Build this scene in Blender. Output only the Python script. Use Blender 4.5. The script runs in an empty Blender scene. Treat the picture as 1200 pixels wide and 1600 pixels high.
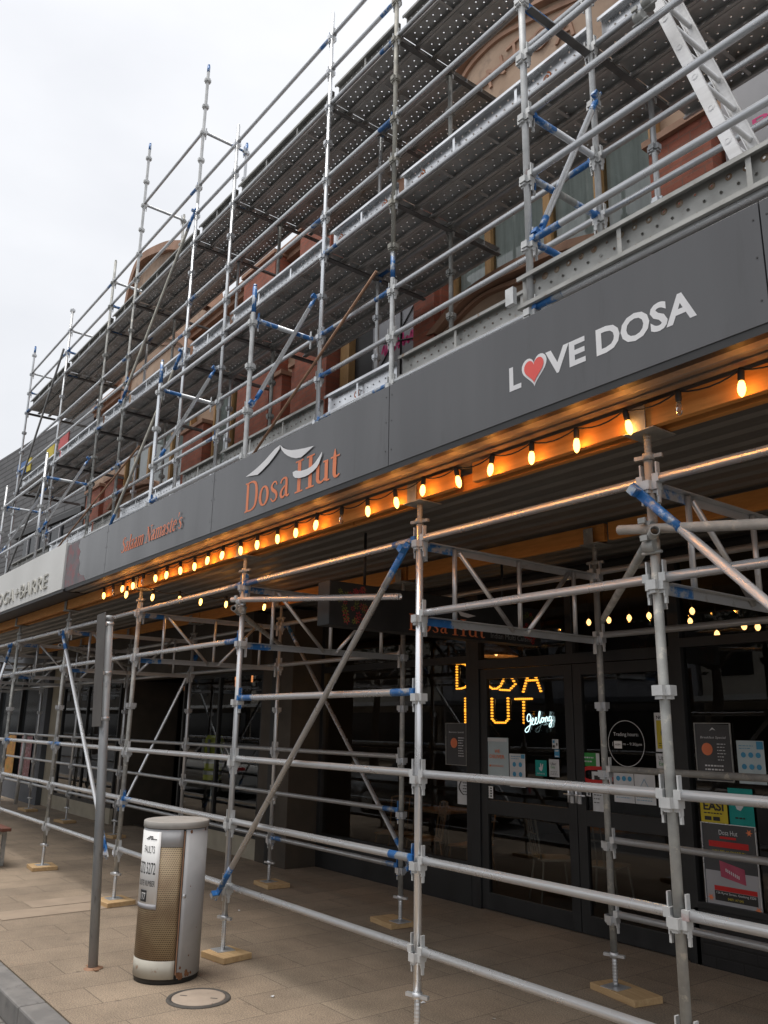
import bpy, bmesh, math, random
from mathutils import Vector, Matrix, Quaternion
random.seed(11)
R = math.radians
sc = bpy.context.scene
col = sc.collection
PI = math.pi

# ------------------------------------------------------------------ camera
cam = bpy.data.cameras.new('camera'); cam_o = bpy.data.objects.new('camera', cam); col.objects.link(cam_o)
yaw, pitch, roll = R(-52.64891), R(14.548397), R(0.95627)
fw = Vector((math.sin(yaw)*math.cos(pitch), math.cos(yaw)*math.cos(pitch), math.sin(pitch)))
rt = Vector((math.cos(yaw), -math.sin(yaw), 0)); up = rt.cross(fw)
r2 = rt*math.cos(roll)+up*math.sin(roll); u2 = -rt*math.sin(roll)+up*math.cos(roll)
cam_o.matrix_world = Matrix(((r2.x, u2.x, -fw.x, 2.34005), (r2.y, u2.y, -fw.y, -3.44835),
                             (r2.z, u2.z, -fw.z, 1.78656), (0, 0, 0, 1)))
cam.sensor_fit = 'AUTO'; cam.sensor_width = 36; cam.lens = 29.1613
cam.clip_start = 0.05; cam.clip_end = 600
sc.camera = cam_o
sc.render.resolution_x, sc.render.resolution_y = 768, 1024
sc.view_settings.view_transform = 'Standard'; sc.view_settings.look = 'None'
sc.view_settings.exposure = 0; sc.view_settings.gamma = 1
sc.render.engine = 'CYCLES'
try:
    sc.cycles.use_denoising = True; sc.cycles.denoiser = 'OPENIMAGEDENOISE'
    sc.cycles.use_light_tree = True
    sc.cycles.max_bounces = 8; sc.cycles.transparent_max_bounces = 16
    sc.cycles.sample_clamp_indirect = 6; sc.cycles.caustics_reflective = False; sc.cycles.caustics_refractive = False
except Exception: pass

# ------------------------------------------------------------------ world and sun
SUN_EL, SUN_AZ = R(74), R(205)     # azimuth clockwise from +y
w = bpy.data.worlds.new('World'); sc.world = w; w.use_nodes = True
nt = w.node_tree; nt.nodes.clear()
out = nt.nodes.new('ShaderNodeOutputWorld'); add = nt.nodes.new('ShaderNodeAddShader')
b1 = nt.nodes.new('ShaderNodeBackground'); b2 = nt.nodes.new('ShaderNodeBackground')
sky = nt.nodes.new('ShaderNodeTexSky'); sky.sky_type = 'NISHITA'; sky.sun_disc = False
sky.sun_elevation = SUN_EL; sky.sun_rotation = SUN_AZ; sky.air_density = 1.0; sky.dust_density = 5
b1.inputs['Strength'].default_value = 0.03
tc = nt.nodes.new('ShaderNodeTexCoord')
mp = nt.nodes.new('ShaderNodeMapping'); mp.inputs['Scale'].default_value = (1.0, 1.0, 2.2)
nz = nt.nodes.new('ShaderNodeTexNoise'); nz.inputs['Scale'].default_value = 2.2; nz.inputs['Detail'].default_value = 5; nz.inputs['Roughness'].default_value = .5
cr = nt.nodes.new('ShaderNodeValToRGB')
cr.color_ramp.elements[0].position = .3; cr.color_ramp.elements[0].color = (.80, .808, .825, 1)
cr.color_ramp.elements[1].position = .72; cr.color_ramp.elements[1].color = (1.0, 1.0, 1.0, 1)
sx = nt.nodes.new('ShaderNodeSeparateXYZ'); gr = nt.nodes.new('ShaderNodeMapRange')
gr.inputs['From Min'].default_value = 0.0; gr.inputs['From Max'].default_value = .8
gr.inputs['To Min'].default_value = .80; gr.inputs['To Max'].default_value = 1.04
L = nt.links.new
L(tc.outputs['Generated'], mp.inputs['Vector']); L(mp.outputs[0], nz.inputs['Vector']); L(nz.outputs['Fac'], cr.inputs['Fac'])
L(tc.outputs['Generated'], sx.inputs[0]); L(sx.outputs['Z'], gr.inputs['Value'])
L(cr.outputs['Color'], b2.inputs['Color']); L(gr.outputs[0], b2.inputs['Strength'])
L(sky.outputs['Color'], b1.inputs['Color']); L(b1.outputs[0], add.inputs[0]); L(b2.outputs[0], add.inputs[1]); L(add.outputs[0], out.inputs['Surface'])
sun = bpy.data.lights.new('sun', 'SUN'); sun.energy = 2.3; sun.angle = R(30); sun.color = (1, .96, .9)
so = bpy.data.objects.new('sun', sun); col.objects.link(so)
sd = Vector((math.sin(SUN_AZ)*math.cos(SUN_EL), math.cos(SUN_AZ)*math.cos(SUN_EL), math.sin(SUN_EL)))
so.rotation_euler = (-sd).to_track_quat('-Z', 'Y').to_euler(); so.location = (0, -10, 20)

# ------------------------------------------------------------------ materials
MATS = {}
def mat(name, c1, c2=None, scale=6, rough=.5, rough2=None, metal=0, bump=0, bscale=80, lo=.35, hi=.65, detail=5,
        c3=None, lo3=.6, hi3=.68, s3=3, spec=.5, stretch=(1, 1, 1), metal3=None, coat=0):
    m = bpy.data.materials.new(name); m.use_nodes = True; n = m.node_tree.nodes; l = m.node_tree.links.new
    p = n['Principled BSDF']
    p.inputs['Metallic'].default_value = metal; p.inputs['Roughness'].default_value = rough
    p.inputs['Specular IOR Level'].default_value = spec
    p.inputs['Coat Weight'].default_value = coat
    tc = n.new('ShaderNodeTexCoord'); oi = n.new('ShaderNodeObjectInfo')
    va = n.new('ShaderNodeVectorMath'); va.operation = 'MULTIPLY_ADD'
    cx = n.new('ShaderNodeCombineXYZ'); sc_ = n.new('ShaderNodeMath'); sc_.operation = 'MULTIPLY'; sc_.inputs[1].default_value = 37.0
    l(oi.outputs['Random'], sc_.inputs[0]); l(sc_.outputs[0], cx.inputs[0]); l(sc_.outputs[0], cx.inputs[2])
    va.inputs[1].default_value = stretch
    l(tc.outputs['Object'], va.inputs[0]); l(cx.outputs[0], va.inputs[2])
    if c2 is None: c2 = tuple(v*.8 for v in c1)
    t = n.new('ShaderNodeTexNoise'); t.inputs['Scale'].default_value = scale; t.inputs['Detail'].default_value = detail
    l(va.outputs[0], t.inputs['Vector'])
    mr = n.new('ShaderNodeMapRange'); mr.inputs['From Min'].default_value = lo; mr.inputs['From Max'].default_value = hi
    l(t.outputs['Fac'], mr.inputs['Value'])
    mx = n.new('ShaderNodeMix'); mx.data_type = 'RGBA'; mx.inputs['A'].default_value = (*c1, 1); mx.inputs['B'].default_value = (*c2, 1)
    l(mr.outputs[0], mx.inputs['Factor']); last = mx.outputs['Result']
    if c3 is not None:
        t3 = n.new('ShaderNodeTexNoise'); t3.inputs['Scale'].default_value = s3; t3.inputs['Detail'].default_value = 8; t3.inputs['Roughness'].default_value = .65
        l(va.outputs[0], t3.inputs['Vector'])
        m3 = n.new('ShaderNodeMapRange'); m3.inputs['From Min'].default_value = lo3; m3.inputs['From Max'].default_value = hi3
        l(t3.outputs['Fac'], m3.inputs['Value'])
        x3 = n.new('ShaderNodeMix'); x3.data_type = 'RGBA'; x3.inputs['B'].default_value = (*c3, 1)
        l(last, x3.inputs['A']); l(m3.outputs[0], x3.inputs['Factor']); last = x3.outputs['Result']
        if metal3 is not None:
            mm = n.new('ShaderNodeMapRange'); mm.inputs['To Min'].default_value = metal; mm.inputs['To Max'].default_value = metal3
            l(m3.outputs[0], mm.inputs['Value']); l(mm.outputs[0], p.inputs['Metallic'])
    l(last, p.inputs['Base Color'])
    if rough2 is not None:
        rr = n.new('ShaderNodeMapRange'); rr.inputs['To Min'].default_value = rough; rr.inputs['To Max'].default_value = rough2
        l(mr.outputs[0], rr.inputs['Value']); l(rr.outputs[0], p.inputs['Roughness'])
    if bump:
        tb = n.new('ShaderNodeTexNoise'); tb.inputs['Scale'].default_value = bscale; tb.inputs['Detail'].default_value = 4
        l(va.outputs[0], tb.inputs['Vector'])
        b = n.new('ShaderNodeBump'); b.inputs['Strength'].default_value = bump; b.inputs['Distance'].default_value = .004
        l(tb.outputs['Fac'], b.inputs['Height']); l(b.outputs[0], p.inputs['Normal'])
    MATS[name] = m
    return m
def emit(name, c, s, transp=0):
    m = bpy.data.materials.new(name); m.use_nodes = True; n = m.node_tree.nodes; l = m.node_tree.links.new
    n.remove(n['Principled BSDF']); e = n.new('ShaderNodeEmission'); e.inputs[0].default_value = (*c, 1); e.inputs[1].default_value = s
    o = n['Material Output']
    if transp:
        t = n.new('ShaderNodeBsdfTransparent'); mx = n.new('ShaderNodeMixShader'); mx.inputs[0].default_value = transp
        l(e.outputs[0], mx.inputs[1]); l(t.outputs[0], mx.inputs[2]); l(mx.outputs[0], o.inputs[0])
    else: l(e.outputs[0], o.inputs[0])
    MATS[name] = m; return m
def glass(name, tint=(.8, .82, .8), refl=(1, 1, 1), ior=1.5, rough=0.0):
    m = bpy.data.materials.new(name); m.use_nodes = True; n = m.node_tree.nodes; l = m.node_tree.links.new
    n.remove(n['Principled BSDF']); o = n['Material Output']
    t = n.new('ShaderNodeBsdfTransparent'); t.inputs[0].default_value = (*tint, 1)
    g = n.new('ShaderNodeBsdfGlossy'); g.inputs['Color'].default_value = (*refl, 1); g.inputs['Roughness'].default_value = rough
    f = n.new('ShaderNodeFresnel'); f.inputs['IOR'].default_value = ior
    tc = n.new('ShaderNodeTexCoord'); nz = n.new('ShaderNodeTexNoise'); nz.inputs['Scale'].default_value = 1.3; nz.inputs['Detail'].default_value = 1
    b = n.new('ShaderNodeBump'); b.inputs['Strength'].default_value = .04; b.inputs['Distance'].default_value = .02
    l(tc.outputs['Object'], nz.inputs['Vector']); l(nz.outputs['Fac'], b.inputs['Height']); l(b.outputs[0], g.inputs['Normal'])
    mx = n.new('ShaderNodeMixShader'); l(f.outputs[0], mx.inputs[0]); l(t.outputs[0], mx.inputs[1]); l(g.outputs[0], mx.inputs[2]); l(mx.outputs[0], o.inputs[0])
    MATS[name] = m; return m

G = dict
mat('galv', (.68, .70, .725), (.54, .555, .57), 3, .30, .42, .62, c3=(.40, .39, .37), lo3=.60, hi3=.75, s3=9)
mat('galv_bright', (.86, .885, .92), (.74, .76, .785), 2.5, .24, .33, .68, c3=(.58, .59, .60), lo3=.60, hi3=.80, s3=7)
mat('galv_weathered', (.40, .405, .39), (.27, .275, .265), 9, .55, .7, .3, c3=(.52, .50, .45), lo3=.56, hi3=.64, s3=16, bump=.12, bscale=120)
mat('zinc_white', (.64, .65, .65), (.52, .53, .53), 10, .5, .6, .3, c3=(.42, .30, .29), lo3=.62, hi3=.72, s3=4, bump=.1)
mat('khaki_grey', (.40, .385, .33), (.29, .285, .26), 8, .6, .7, .2, c3=(.22, .22, .22), lo3=.6, hi3=.7, s3=12, bump=.2)
mat('blue_paint', (.02, .13, .38), (.03, .19, .5), 9, .4, .5, .0, c3=(.5, .53, .56), lo3=.49, hi3=.57, s3=9, metal3=.8)
mat('plank_steel', (.60, .60, .595), (.42, .42, .41), 3, .45, .6, .4, c3=(.25, .17, .12), lo3=.62, hi3=.74, s3=3, metal3=.1)
mat('transom_steel', (.20, .20, .20), (.14, .14, .14), 5, .6, .7, .4)
mat('weld_rust', (.20, .12, .07), (.32, .27, .21), 30, .8)
mat('toe_bright', (.80, .82, .84), (.62, .63, .65), 3, .24, .36, .92, c3=(.45, .46, .47), lo3=.6, hi3=.8, s3=5, bump=.05, bscale=20)
mat('toe_dull', (.42, .42, .40), (.31, .31, .295), 6, .5, .62, .35, c3=(.26, .17, .10), lo3=.62, hi3=.72, s3=12, metal3=0, bump=.2)
mat('rust_tube', (.36, .21, .13), (.27, .15, .09), 10, .6, .7, .3, bump=.2)
mat('stencil_orange', (.55, .16, .05), (.42, .12, .04), 20, .7)
def wood(name, a, b, axis=(1, 8, 8), rough=.7):
    return mat(name, a, b, 5, rough, None, 0, stretch=axis, bump=.12, bscale=30, lo=.3, hi=.7, c3=tuple(v*.6 for v in b), lo3=.62, hi3=.75, s3=4)
wood('lvl_timber', (.76, .34, .09), (.60, .25, .06)); wood('pine', (.56, .39, .21), (.45, .29, .14))
wood('bench_timber', (.16, .055, .035), (.11, .04, .025)); wood('chair_wood', (.3, .18, .09), (.22, .12, .06), (8, 8, 1))
wood('frame_timber', (.42, .25, .10), (.30, .17, .07), (8, 8, 1))
mat('fascia_grey', (.100, .101, .106), (.083, .084, .089), 1.2, .16, .26, 0, stretch=(2.5, 1, .35), c3=(.07, .07, .073), lo3=.58, hi3=.8, s3=4, bump=.12, bscale=.9)
mat('torn_poster', (.22, .17, .18), (.15, .15, .16), 6, .7, c3=(.27, .13, .14), lo3=.52, hi3=.6, s3=9)
mat('white_sign', (.72, .72, .70), (.66, .66, .64), 1, .4, .5, 0, c3=(.5, .5, .48), lo3=.66, hi3=.9, s3=1.5)
mat('letter_cream', (.55, .54, .49), (.48, .47, .43), 10, .5)
mat('letter_white', (.78, .78, .79), (.70, .70, .72), 5, .5)
mat('letter_orange', (.80, .24, .10), (.72, .20, .08), 5, .5)
mat('letter_orange_dim', (.78, .22, .10), (.70, .19, .08), 5, .5)
mat('heart_red', (.78, .10, .08), (.70, .08, .07), 5, .45)
mat('black_trim', (.015, .015, .016), (.022, .022, .022), 5, .5)
mat('soffit_zinc', (.235, .23, .22), (.19, .185, .178), 3, .42, .55, .5, stretch=(.6, 3, 3), bump=.05)
mat('edge_strip', (.33, .30, .26), (.27, .245, .21), 20, .5, .6, .4, bump=.3, bscale=60)
mat('awning_roof', (.2, .2, .2), (.16, .16, .16), 2, .6)
mat('shop_black', (.016, .017, .018), (.024, .025, .026), 4, .4, .55, bump=.05)
mat('shop_brown', (.075, .06, .045), (.055, .045, .035), 3, .6, .7, bump=.1)
mat('render_cream', (.44, .40, .31), (.37, .33, .26), 3, .7, .8, c3=(.2, .18, .15), lo3=.62, hi3=.8, s3=5, bump=.2)
mat('render_grey', (.11, .12, .14), (.09, .10, .115), 2, .7, bump=.1)
mat('rubber', (.012, .012, .012), (.02, .02, .02), 5, .6)
mat('asphalt', (.085, .085, .088), (.065, .065, .067), 40, .85, .95, c3=(.08, .08, .08), lo3=.6, hi3=.7, s3=90, bump=.4, bscale=150)
mat('kerb_stone', (.215, .205, .195), (.155, .15, .145), 6, .7, .85, c3=(.08, .078, .075), lo3=.6, hi3=.75, s3=12, bump=.35, bscale=90)
mat('terracotta', (.36, .205, .135), (.28, .16, .105), 3, .7, .8, c3=(.17, .10, .07), lo3=.6, hi3=.8, s3=4, bump=.15, bscale=50)
mat('terracotta_pale', (.42, .295, .21), (.33, .225, .155), 2, .75, .85, c3=(.17, .12, .09), lo3=.52, hi3=.75, s3=3, bump=.15, bscale=50)
mat('banner_grey', (.40, .40, .42), (.34, .34, .36), 2, .6)
mat('letter_pink', (.75, .05, .24), (.62, .04, .19), 6, .6)
mat('curtain', (.80, .83, .81), (.62, .65, .63), 3, .8, stretch=(6, 6, .3))
mat('aluminium', (.78, .78, .78), (.70, .70, .70), 5, .38, .5, .45, stretch=(1, 1, 6))
mat('lid_tan', (.36, .345, .325), (.30, .285, .265), 8, .6, .7, c3=(.21, .12, .06), lo3=.6, hi3=.7, s3=10, bump=.1)
mat('box_white', (.42, .425, .435), (.36, .365, .375), 5, .6, .7, c3=(.25, .12, .05), lo3=.68, hi3=.76, s3=9, bump=.06)
mat('box_cream', (.46, .44, .38), (.40, .38, .33), 5, .55, .65, c3=(.23, .11, .05), lo3=.6, hi3=.7, s3=9, bump=.06)
mat('plate_white', (.82, .82, .81), (.78, .78, .77), 9, .45)
mat('rust_dark', (.13, .055, .025), (.20, .09, .04), 40, .85)
mat('ink_black', (.02, .02, .02), (.03, .03, .03), 9, .5)
mat('pole_grey', (.36, .375, .385), (.27, .28, .29), 5, .5, .65, .45, c3=(.15, .155, .16), lo3=.58, hi3=.7, s3=9, bump=.15, stretch=(2, 2, .6))
mat('plate_back', (.155, .145, .135), (.125, .115, .11), 4, .5, .6, .3)
mat('concrete_lid', (.40, .325, .26), (.33, .27, .215), 9, .8, .9, c3=(.2, .165, .14), lo3=.62, hi3=.72, s3=18, bump=.3)
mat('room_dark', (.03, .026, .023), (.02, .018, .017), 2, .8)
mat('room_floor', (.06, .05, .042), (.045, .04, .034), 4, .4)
mat('chair_pale', (.38, .35, .30), (.3, .28, .24), 5, .5)
mat('vest_yellow', (.85, .88, .08), (.75, .8, .08), 5, .7)
mat('vest_dark', (.02, .025, .03), (.03, .03, .035), 5, .8)
mat('paper_white', (.66, .68, .70), (.58, .60, .62), 3, .6)
mat('paper_pale_blue', (.48, .57, .60), (.42, .51, .54), 3, .6)
mat('paper_grey', (.07, .072, .076), (.05, .052, .055), 3, .5)
mat('paper_yellow', (.62, .50, .03), (.54, .43, .03), 3, .5)
mat('paper_teal', (.0, .30, .27), (.0, .25, .23), 3, .5)
mat('paper_green', (.03, .30, .06), (.03, .25, .05), 3, .5)
mat('sticker_red', (.55, .02, .02), (.45, .02, .02), 3, .4)
mat('sticker_blue', (.06, .30, .50), (.05, .25, .43), 3, .5)
mat('photo_rose', (.36, .13, .15), (.14, .04, .05), 9, .5, c3=(.62, .5, .5), lo3=.55, hi3=.62, s3=12)
mat('photo_amber', (.5, .26, .04), (.3, .12, .03), 6, .5, c3=(.12, .18, .05), lo3=.55, hi3=.65, s3=7)
mat('voucher_pink', (.42, .08, .13), (.34, .05, .10), 7, .5)
mat('leaf', (.05, .085, .03), (.03, .055, .02), 3, .6); mat('bark', (.09, .07, .055), (.05, .04, .03), 8, .9, bump=.5, bscale=25)
mat('car_paint', (.30, .32, .34), (.28, .3, .32), 2, .25, metal=.5, coat=.6); mat('car_glass', (.02, .022, .025), None, 2, .06)
mat('wall_pale', (.52, .48, .41), (.45, .41, .35), 1, .8); mat('window_dark', (.02, .023, .026), None, 2, .08, spec=.25)
mat('square_red', (.55, .10, .10), (.45, .08, .08), 3, .6); mat('square_yellow', (.60, .47, .04), None, 3, .6); mat('square_blue', (.07, .16, .38), None, 3, .6)
emit('bulb_lit', (1, .50, .11), 8, .35); emit('bulb_small', (1, .5, .16), 5); emit('marquee_lamp', (1, .36, .03), 3.2)
emit('neon_white', (.70, .95, 1), 2.6); emit('copper_glow', (1, .35, .12), 1.3); emit('downlight', (1, .8, .6), 4); emit('led_red', (1, .05, .02), 1.2)
glass('shop_glass', (.62, .65, .64)); glass('upper_glass', (.86, .9, .88), ior=1.6); glass('bulb_clear', (.8, .8, .8))

def brick_mat(name, u, v, c1, c2, cm, bw, bh, mort, rough=.8, bump=.3, speck=.0, scalen=3, off=.5):
    """u, v: which object axes run along the brick and across the rows"""
    m = bpy.data.materials.new(name); m.use_nodes = True; n = m.node_tree.nodes; l = m.node_tree.links.new
    p = n['Principled BSDF']; p.inputs['Roughness'].default_value = rough
    tc = n.new('ShaderNodeTexCoord'); s = n.new('ShaderNodeSeparateXYZ'); c = n.new('ShaderNodeCombineXYZ')
    l(tc.outputs['Object'], s.inputs[0]); l(s.outputs[u], c.inputs[0]); l(s.outputs[v], c.inputs[1])
    b = n.new('ShaderNodeTexBrick'); b.inputs['Scale'].default_value = 1; b.inputs['Brick Width'].default_value = bw; b.inputs['Row Height'].default_value = bh
    b.inputs['Mortar Size'].default_value = mort; b.inputs['Mortar Smooth'].default_value = .2; b.offset = off
    b.inputs['Color1'].default_value = (*c1, 1); b.inputs['Color2'].default_value = (*c2, 1); b.inputs['Mortar'].default_value = (*cm, 1)
    l(c.outputs[0], b.inputs['Vector'])
    t = n.new('ShaderNodeTexNoise'); t.inputs['Scale'].default_value = scalen; t.inputs['Detail'].default_value = 7; t.inputs['Roughness'].default_value = .7
    l(tc.outputs['Object'], t.inputs['Vector'])
    mr = n.new('ShaderNodeMapRange'); mr.inputs['From Min'].default_value = .3; mr.inputs['From Max'].default_value = .7; mr.inputs['To Min'].default_value = .68; mr.inputs['To Max'].default_value = 1.18
    l(t.outputs['Fac'], mr.inputs['Value'])
    mx = n.new('ShaderNodeMix'); mx.data_type = 'RGBA'; mx.blend_type = 'MULTIPLY'; mx.inputs['Factor'].default_value = 1
    l(b.outputs['Color'], mx.inputs['A']); l(mr.outputs[0], mx.inputs['B']); last = mx.outputs['Result']
    tn = n.new('ShaderNodeTexNoise'); tn.inputs['Scale'].default_value = 110; tn.inputs['Detail'].default_value = 3
    l(tc.outputs['Object'], tn.inputs['Vector'])
    if speck:
        m2 = n.new('ShaderNodeMapRange'); m2.inputs['From Min'].default_value = .35; m2.inputs['From Max'].default_value = .7; m2.inputs['To Min'].default_value = 1-speck; m2.inputs['To Max'].default_value = 1+speck*.7
        l(tn.outputs['Fac'], m2.inputs['Value'])
        x2 = n.new('ShaderNodeMix'); x2.data_type = 'RGBA'; x2.blend_type = 'MULTIPLY'; x2.inputs['Factor'].default_value = 1
        l(last, x2.inputs['A']); l(m2.outputs[0], x2.inputs['B']); last = x2.outputs['Result']
        # stains and gum spots
        t4 = n.new('ShaderNodeTexNoise'); t4.inputs['Scale'].default_value = 9; t4.inputs['Detail'].default_value = 6
        l(tc.outputs['Object'], t4.inputs['Vector'])
        m4 = n.new('ShaderNodeMapRange'); m4.inputs['From Min'].default_value = .66; m4.inputs['From Max'].default_value = .78; m4.inputs['To Min'].default_value = 1; m4.inputs['To Max'].default_value = .55
        l(t4.outputs['Fac'], m4.inputs['Value'])
        x4 = n.new('ShaderNodeMix'); x4.data_type = 'RGBA'; x4.blend_type = 'MULTIPLY'; x4.inputs['Factor'].default_value = 1
        l(last, x4.inputs['A']); l(m4.outputs[0], x4.inputs['B']); last = x4.outputs['Result']
    l(last, p.inputs['Base Color'])
    bp = n.new('ShaderNodeBump'); bp.inputs['Strength'].default_value = bump; bp.inputs['Distance'].default_value = .004
    ad = n.new('ShaderNodeMath'); ad.operation = 'SUBTRACT'; sc2 = n.new('ShaderNodeMath'); sc2.operation = 'MULTIPLY'; sc2.inputs[1].default_value = .5
    l(tn.outputs['Fac'], sc2.inputs[0]); l(sc2.outputs[0], ad.inputs[0]); l(b.outputs['Fac'], ad.inputs[1]); l(ad.outputs[0], bp.inputs['Height']); l(bp.outputs[0], p.inputs['Normal'])
    MATS[name] = m
brick_mat('pavers', 'Y', 'X', (.335, .262, .190), (.285, .224, .164), (.160, .124, .092), .78, .40, .004, .85, .35, .42, 1.3)
brick_mat('gutter_bricks', 'X', 'Y', (.20, .19, .17), (.16, .15, .14), (.06, .055, .05), .22, .11, .008, .85, .4, .2, 3)
brick_mat('red_brick', 'X', 'Z', (.37, .115, .068), (.31, .095, .058), (.25, .115, .08), .23, .086, .008, .8, .3, .1, 4)
brick_mat('grey_cladding', 'X', 'Z', (.15, .15, .155), (.11, .11, .115), (.045, .045, .045), 1.3, .16, .02, .7, .5, .05, 2)
brick_mat('black_brick', 'X', 'Z', (.02, .02, .021), (.017, .017, .018), (.01, .01, .01), .23, .086, .008, .5, .4, .1, 4)
def perf_mat():
    m = bpy.data.materials.new('perforated_brown'); m.use_nodes = True; n = m.node_tree.nodes; l = m.node_tree.links.new
    p = n['Principled BSDF']; p.inputs['Roughness'].default_value = .6
    tc = n.new('ShaderNodeTexCoord'); s = n.new('ShaderNodeSeparateXYZ'); l(tc.outputs['Object'], s.inputs[0])
    def mth(op, a, b=None):
        k = n.new('ShaderNodeMath'); k.operation = op
        for i, v in enumerate((a, b)):
            if v is None: continue
            if isinstance(v, (int, float)): k.inputs[i].default_value = v
            else: l(v, k.inputs[i])
        return k.outputs[0]
    ang = mth('ARCTAN2', s.outputs['Y'], s.outputs['X'])
    row = mth('MULTIPLY', s.outputs['Z'], 1/.0125); fz = mth('FRACT', row)
    odd = mth('MULTIPLY', mth('MODULO', mth('FLOOR', row), 2), .5)
    fa = mth('FRACT', mth('ADD', mth('MULTIPLY', ang, .23/.0125), odd))
    d = mth('SQRT', mth('ADD', mth('POWER', mth('SUBTRACT', fz, .5), 2), mth('POWER', mth('SUBTRACT', fa, .5), 2)))
    hole = mth('LESS_THAN', d, .30)
    t = n.new('ShaderNodeTexNoise'); t.inputs['Scale'].default_value = 5; t.inputs['Detail'].default_value = 6; l(tc.outputs['Object'], t.inputs['Vector'])
    cr = n.new('ShaderNodeValToRGB'); cr.color_ramp.elements[0].position = .35; cr.color_ramp.elements[0].color = (.38, .295, .175, 1); cr.color_ramp.elements[1].position = .68; cr.color_ramp.elements[1].color = (.23, .15, .085, 1)
    l(t.outputs['Fac'], cr.inputs[0])
    mx = n.new('ShaderNodeMix'); mx.data_type = 'RGBA'; mx.inputs['B'].default_value = (.055, .035, .02, 1)
    l(hole, mx.inputs['Factor']); l(cr.outputs[0], mx.inputs['A']); l(mx.outputs['Result'], p.inputs['Base Color'])
    MATS['perforated_brown'] = m
perf_mat()

# ------------------------------------------------------------------ mesh builder
class MB:
    def __init__(s): s.v = []; s.f = []; s.m = []; s.sm = []
    def face(s, pts, mi=0, smooth=False):
        b = len(s.v); s.v += [tuple(p) for p in pts]; s.f.append(tuple(range(b, b+len(pts)))); s.m.append(mi); s.sm.append(smooth)
    def box(s, lo, hi, mi=0):
        x0, y0, z0 = lo; x1, y1, z1 = hi; b = len(s.v)
        s.v += [(x0, y0, z0), (x1, y0, z0), (x1, y1, z0), (x0, y1, z0), (x0, y0, z1), (x1, y0, z1), (x1, y1, z1), (x0, y1, z1)]
        for q in ((0, 3, 2, 1), (4, 5, 6, 7), (0, 1, 5, 4), (1, 2, 6, 5), (2, 3, 7, 6), (3, 0, 4, 7)):
            s.f.append(tuple(b+i for i in q)); s.m.append(mi); s.sm.append(False)
    def obox(s, c, ax, ay, az, mi=0):
        """box with centre c and half-axis vectors"""
        b = len(s.v); c = Vector(c); ax, ay, az = Vector(ax), Vector(ay), Vector(az)
        for k in (-1, 1):
            for (i, j) in ((-1, -1), (1, -1), (1, 1), (-1, 1)): s.v.append(tuple(c+ax*i+ay*j+az*k))
        for q in ((0, 3, 2, 1), (4, 5, 6, 7), (0, 1, 5, 4), (1, 2, 6, 5), (2, 3, 7, 6), (3, 0, 4, 7)):
            s.f.append(tuple(b+i for i in q)); s.m.append(mi); s.sm.append(False)
    def tube(s, p0, p1, r, n=12, mi=0, r1=None, caps=True, hollow=0):
        p0, p1 = Vector(p0), Vector(p1); d = (p1-p0).normalized()
        a = d.orthogonal().normalized(); c = d.cross(a); b = len(s.v); r1 = r if r1 is None else r1
        for p, rr in ((p0, r), (p1, r1)):
            for i in range(n):
                t = 2*PI*i/n; s.v.append(tuple(p+(a*math.cos(t)+c*math.sin(t))*rr))
        for i in range(n):
            j = (i+1) % n; s.f.append((b+i, b+j, b+n+j, b+n+i)); s.m.append(mi); s.sm.append(True)
        if hollow:
            for p, rr, o, sg in ((p0, r, 0, 1), (p1, r1, n, -1)):
                q = len(s.v)
                for dep in (0, .12):
                    for i in range(n):
                        t = 2*PI*i/n; s.v.append(tuple(p+d*dep*sg+(a*math.cos(t)+c*math.sin(t))*rr*hollow))
                for i in range(n):
                    j = (i+1) % n
                    s.f.append((b+o+j, b+o+i, q+i, q+j)); s.m.append(mi); s.sm.append(False)
                    s.f.append((q+j, q+i, q+n+i, q+n+j)); s.m.append(mi); s.sm.append(True)
                s.f.append(tuple(q+n+i for i in range(n))); s.m.append(mi); s.sm.append(False)
        elif caps:
            s.f.append(tuple(b+i for i in reversed(range(n)))); s.m.append(mi); s.sm.append(False)
            s.f.append(tuple(b+n+i for i in range(n))); s.m.append(mi); s.sm.append(False)
    def path(s, pts, r, n=8, mi=0):
        for a, b in zip(pts, pts[1:]): s.tube(a, b, r, n, mi)
    def lathe(s, prof, n=24, mi=0, c=(0, 0, 0), smooth=True, axis='z'):
        b = len(s.v)
        for (r, z) in prof:
            for i in range(n):
                t = 2*PI*i/n
                p = (r*math.cos(t), r*math.sin(t), z) if axis == 'z' else (r*math.cos(t), z, r*math.sin(t))
                s.v.append((c[0]+p[0], c[1]+p[1], c[2]+p[2]))
        for k in range(len(prof)-1):
            for i in range(n):
                j = (i+1) % n; s.f.append((b+k*n+i, b+k*n+j, b+(k+1)*n+j, b+(k+1)*n+i)); s.m.append(mi); s.sm.append(smooth)
    def prism(s, poly, y0, y1, mi=0):
        """poly in x, z pulled from y0 to y1"""
        b = len(s.v); n = len(poly)
        for y in (y0, y1): s.v += [(p[0], y, p[1]) for p in poly]
        s.f.append(tuple(range(b, b+n))); s.f.append(tuple(reversed(range(b+n, b+2*n)))); s.m += [mi, mi]; s.sm += [False, False]
        for i in range(n):
            j = (i+1) % n; s.f.append((b+i, b+n+i, b+n+j, b+j)); s.m.append(mi); s.sm.append(False)
    def xform(s, M):
        s.v = [tuple(M @ Vector(p)) for p in s.v]; return s
    def mesh(s, name, mats):
        me = bpy.data.meshes.new(name); me.from_pydata(s.v, [], s.f)
        if isinstance(mats, str): mats = [mats]
        for k in mats: me.materials.append(MATS[k])
        me.polygons.foreach_set('material_index', s.m); me.polygons.foreach_set('use_smooth', s.sm); me.update()
        return me

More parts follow.
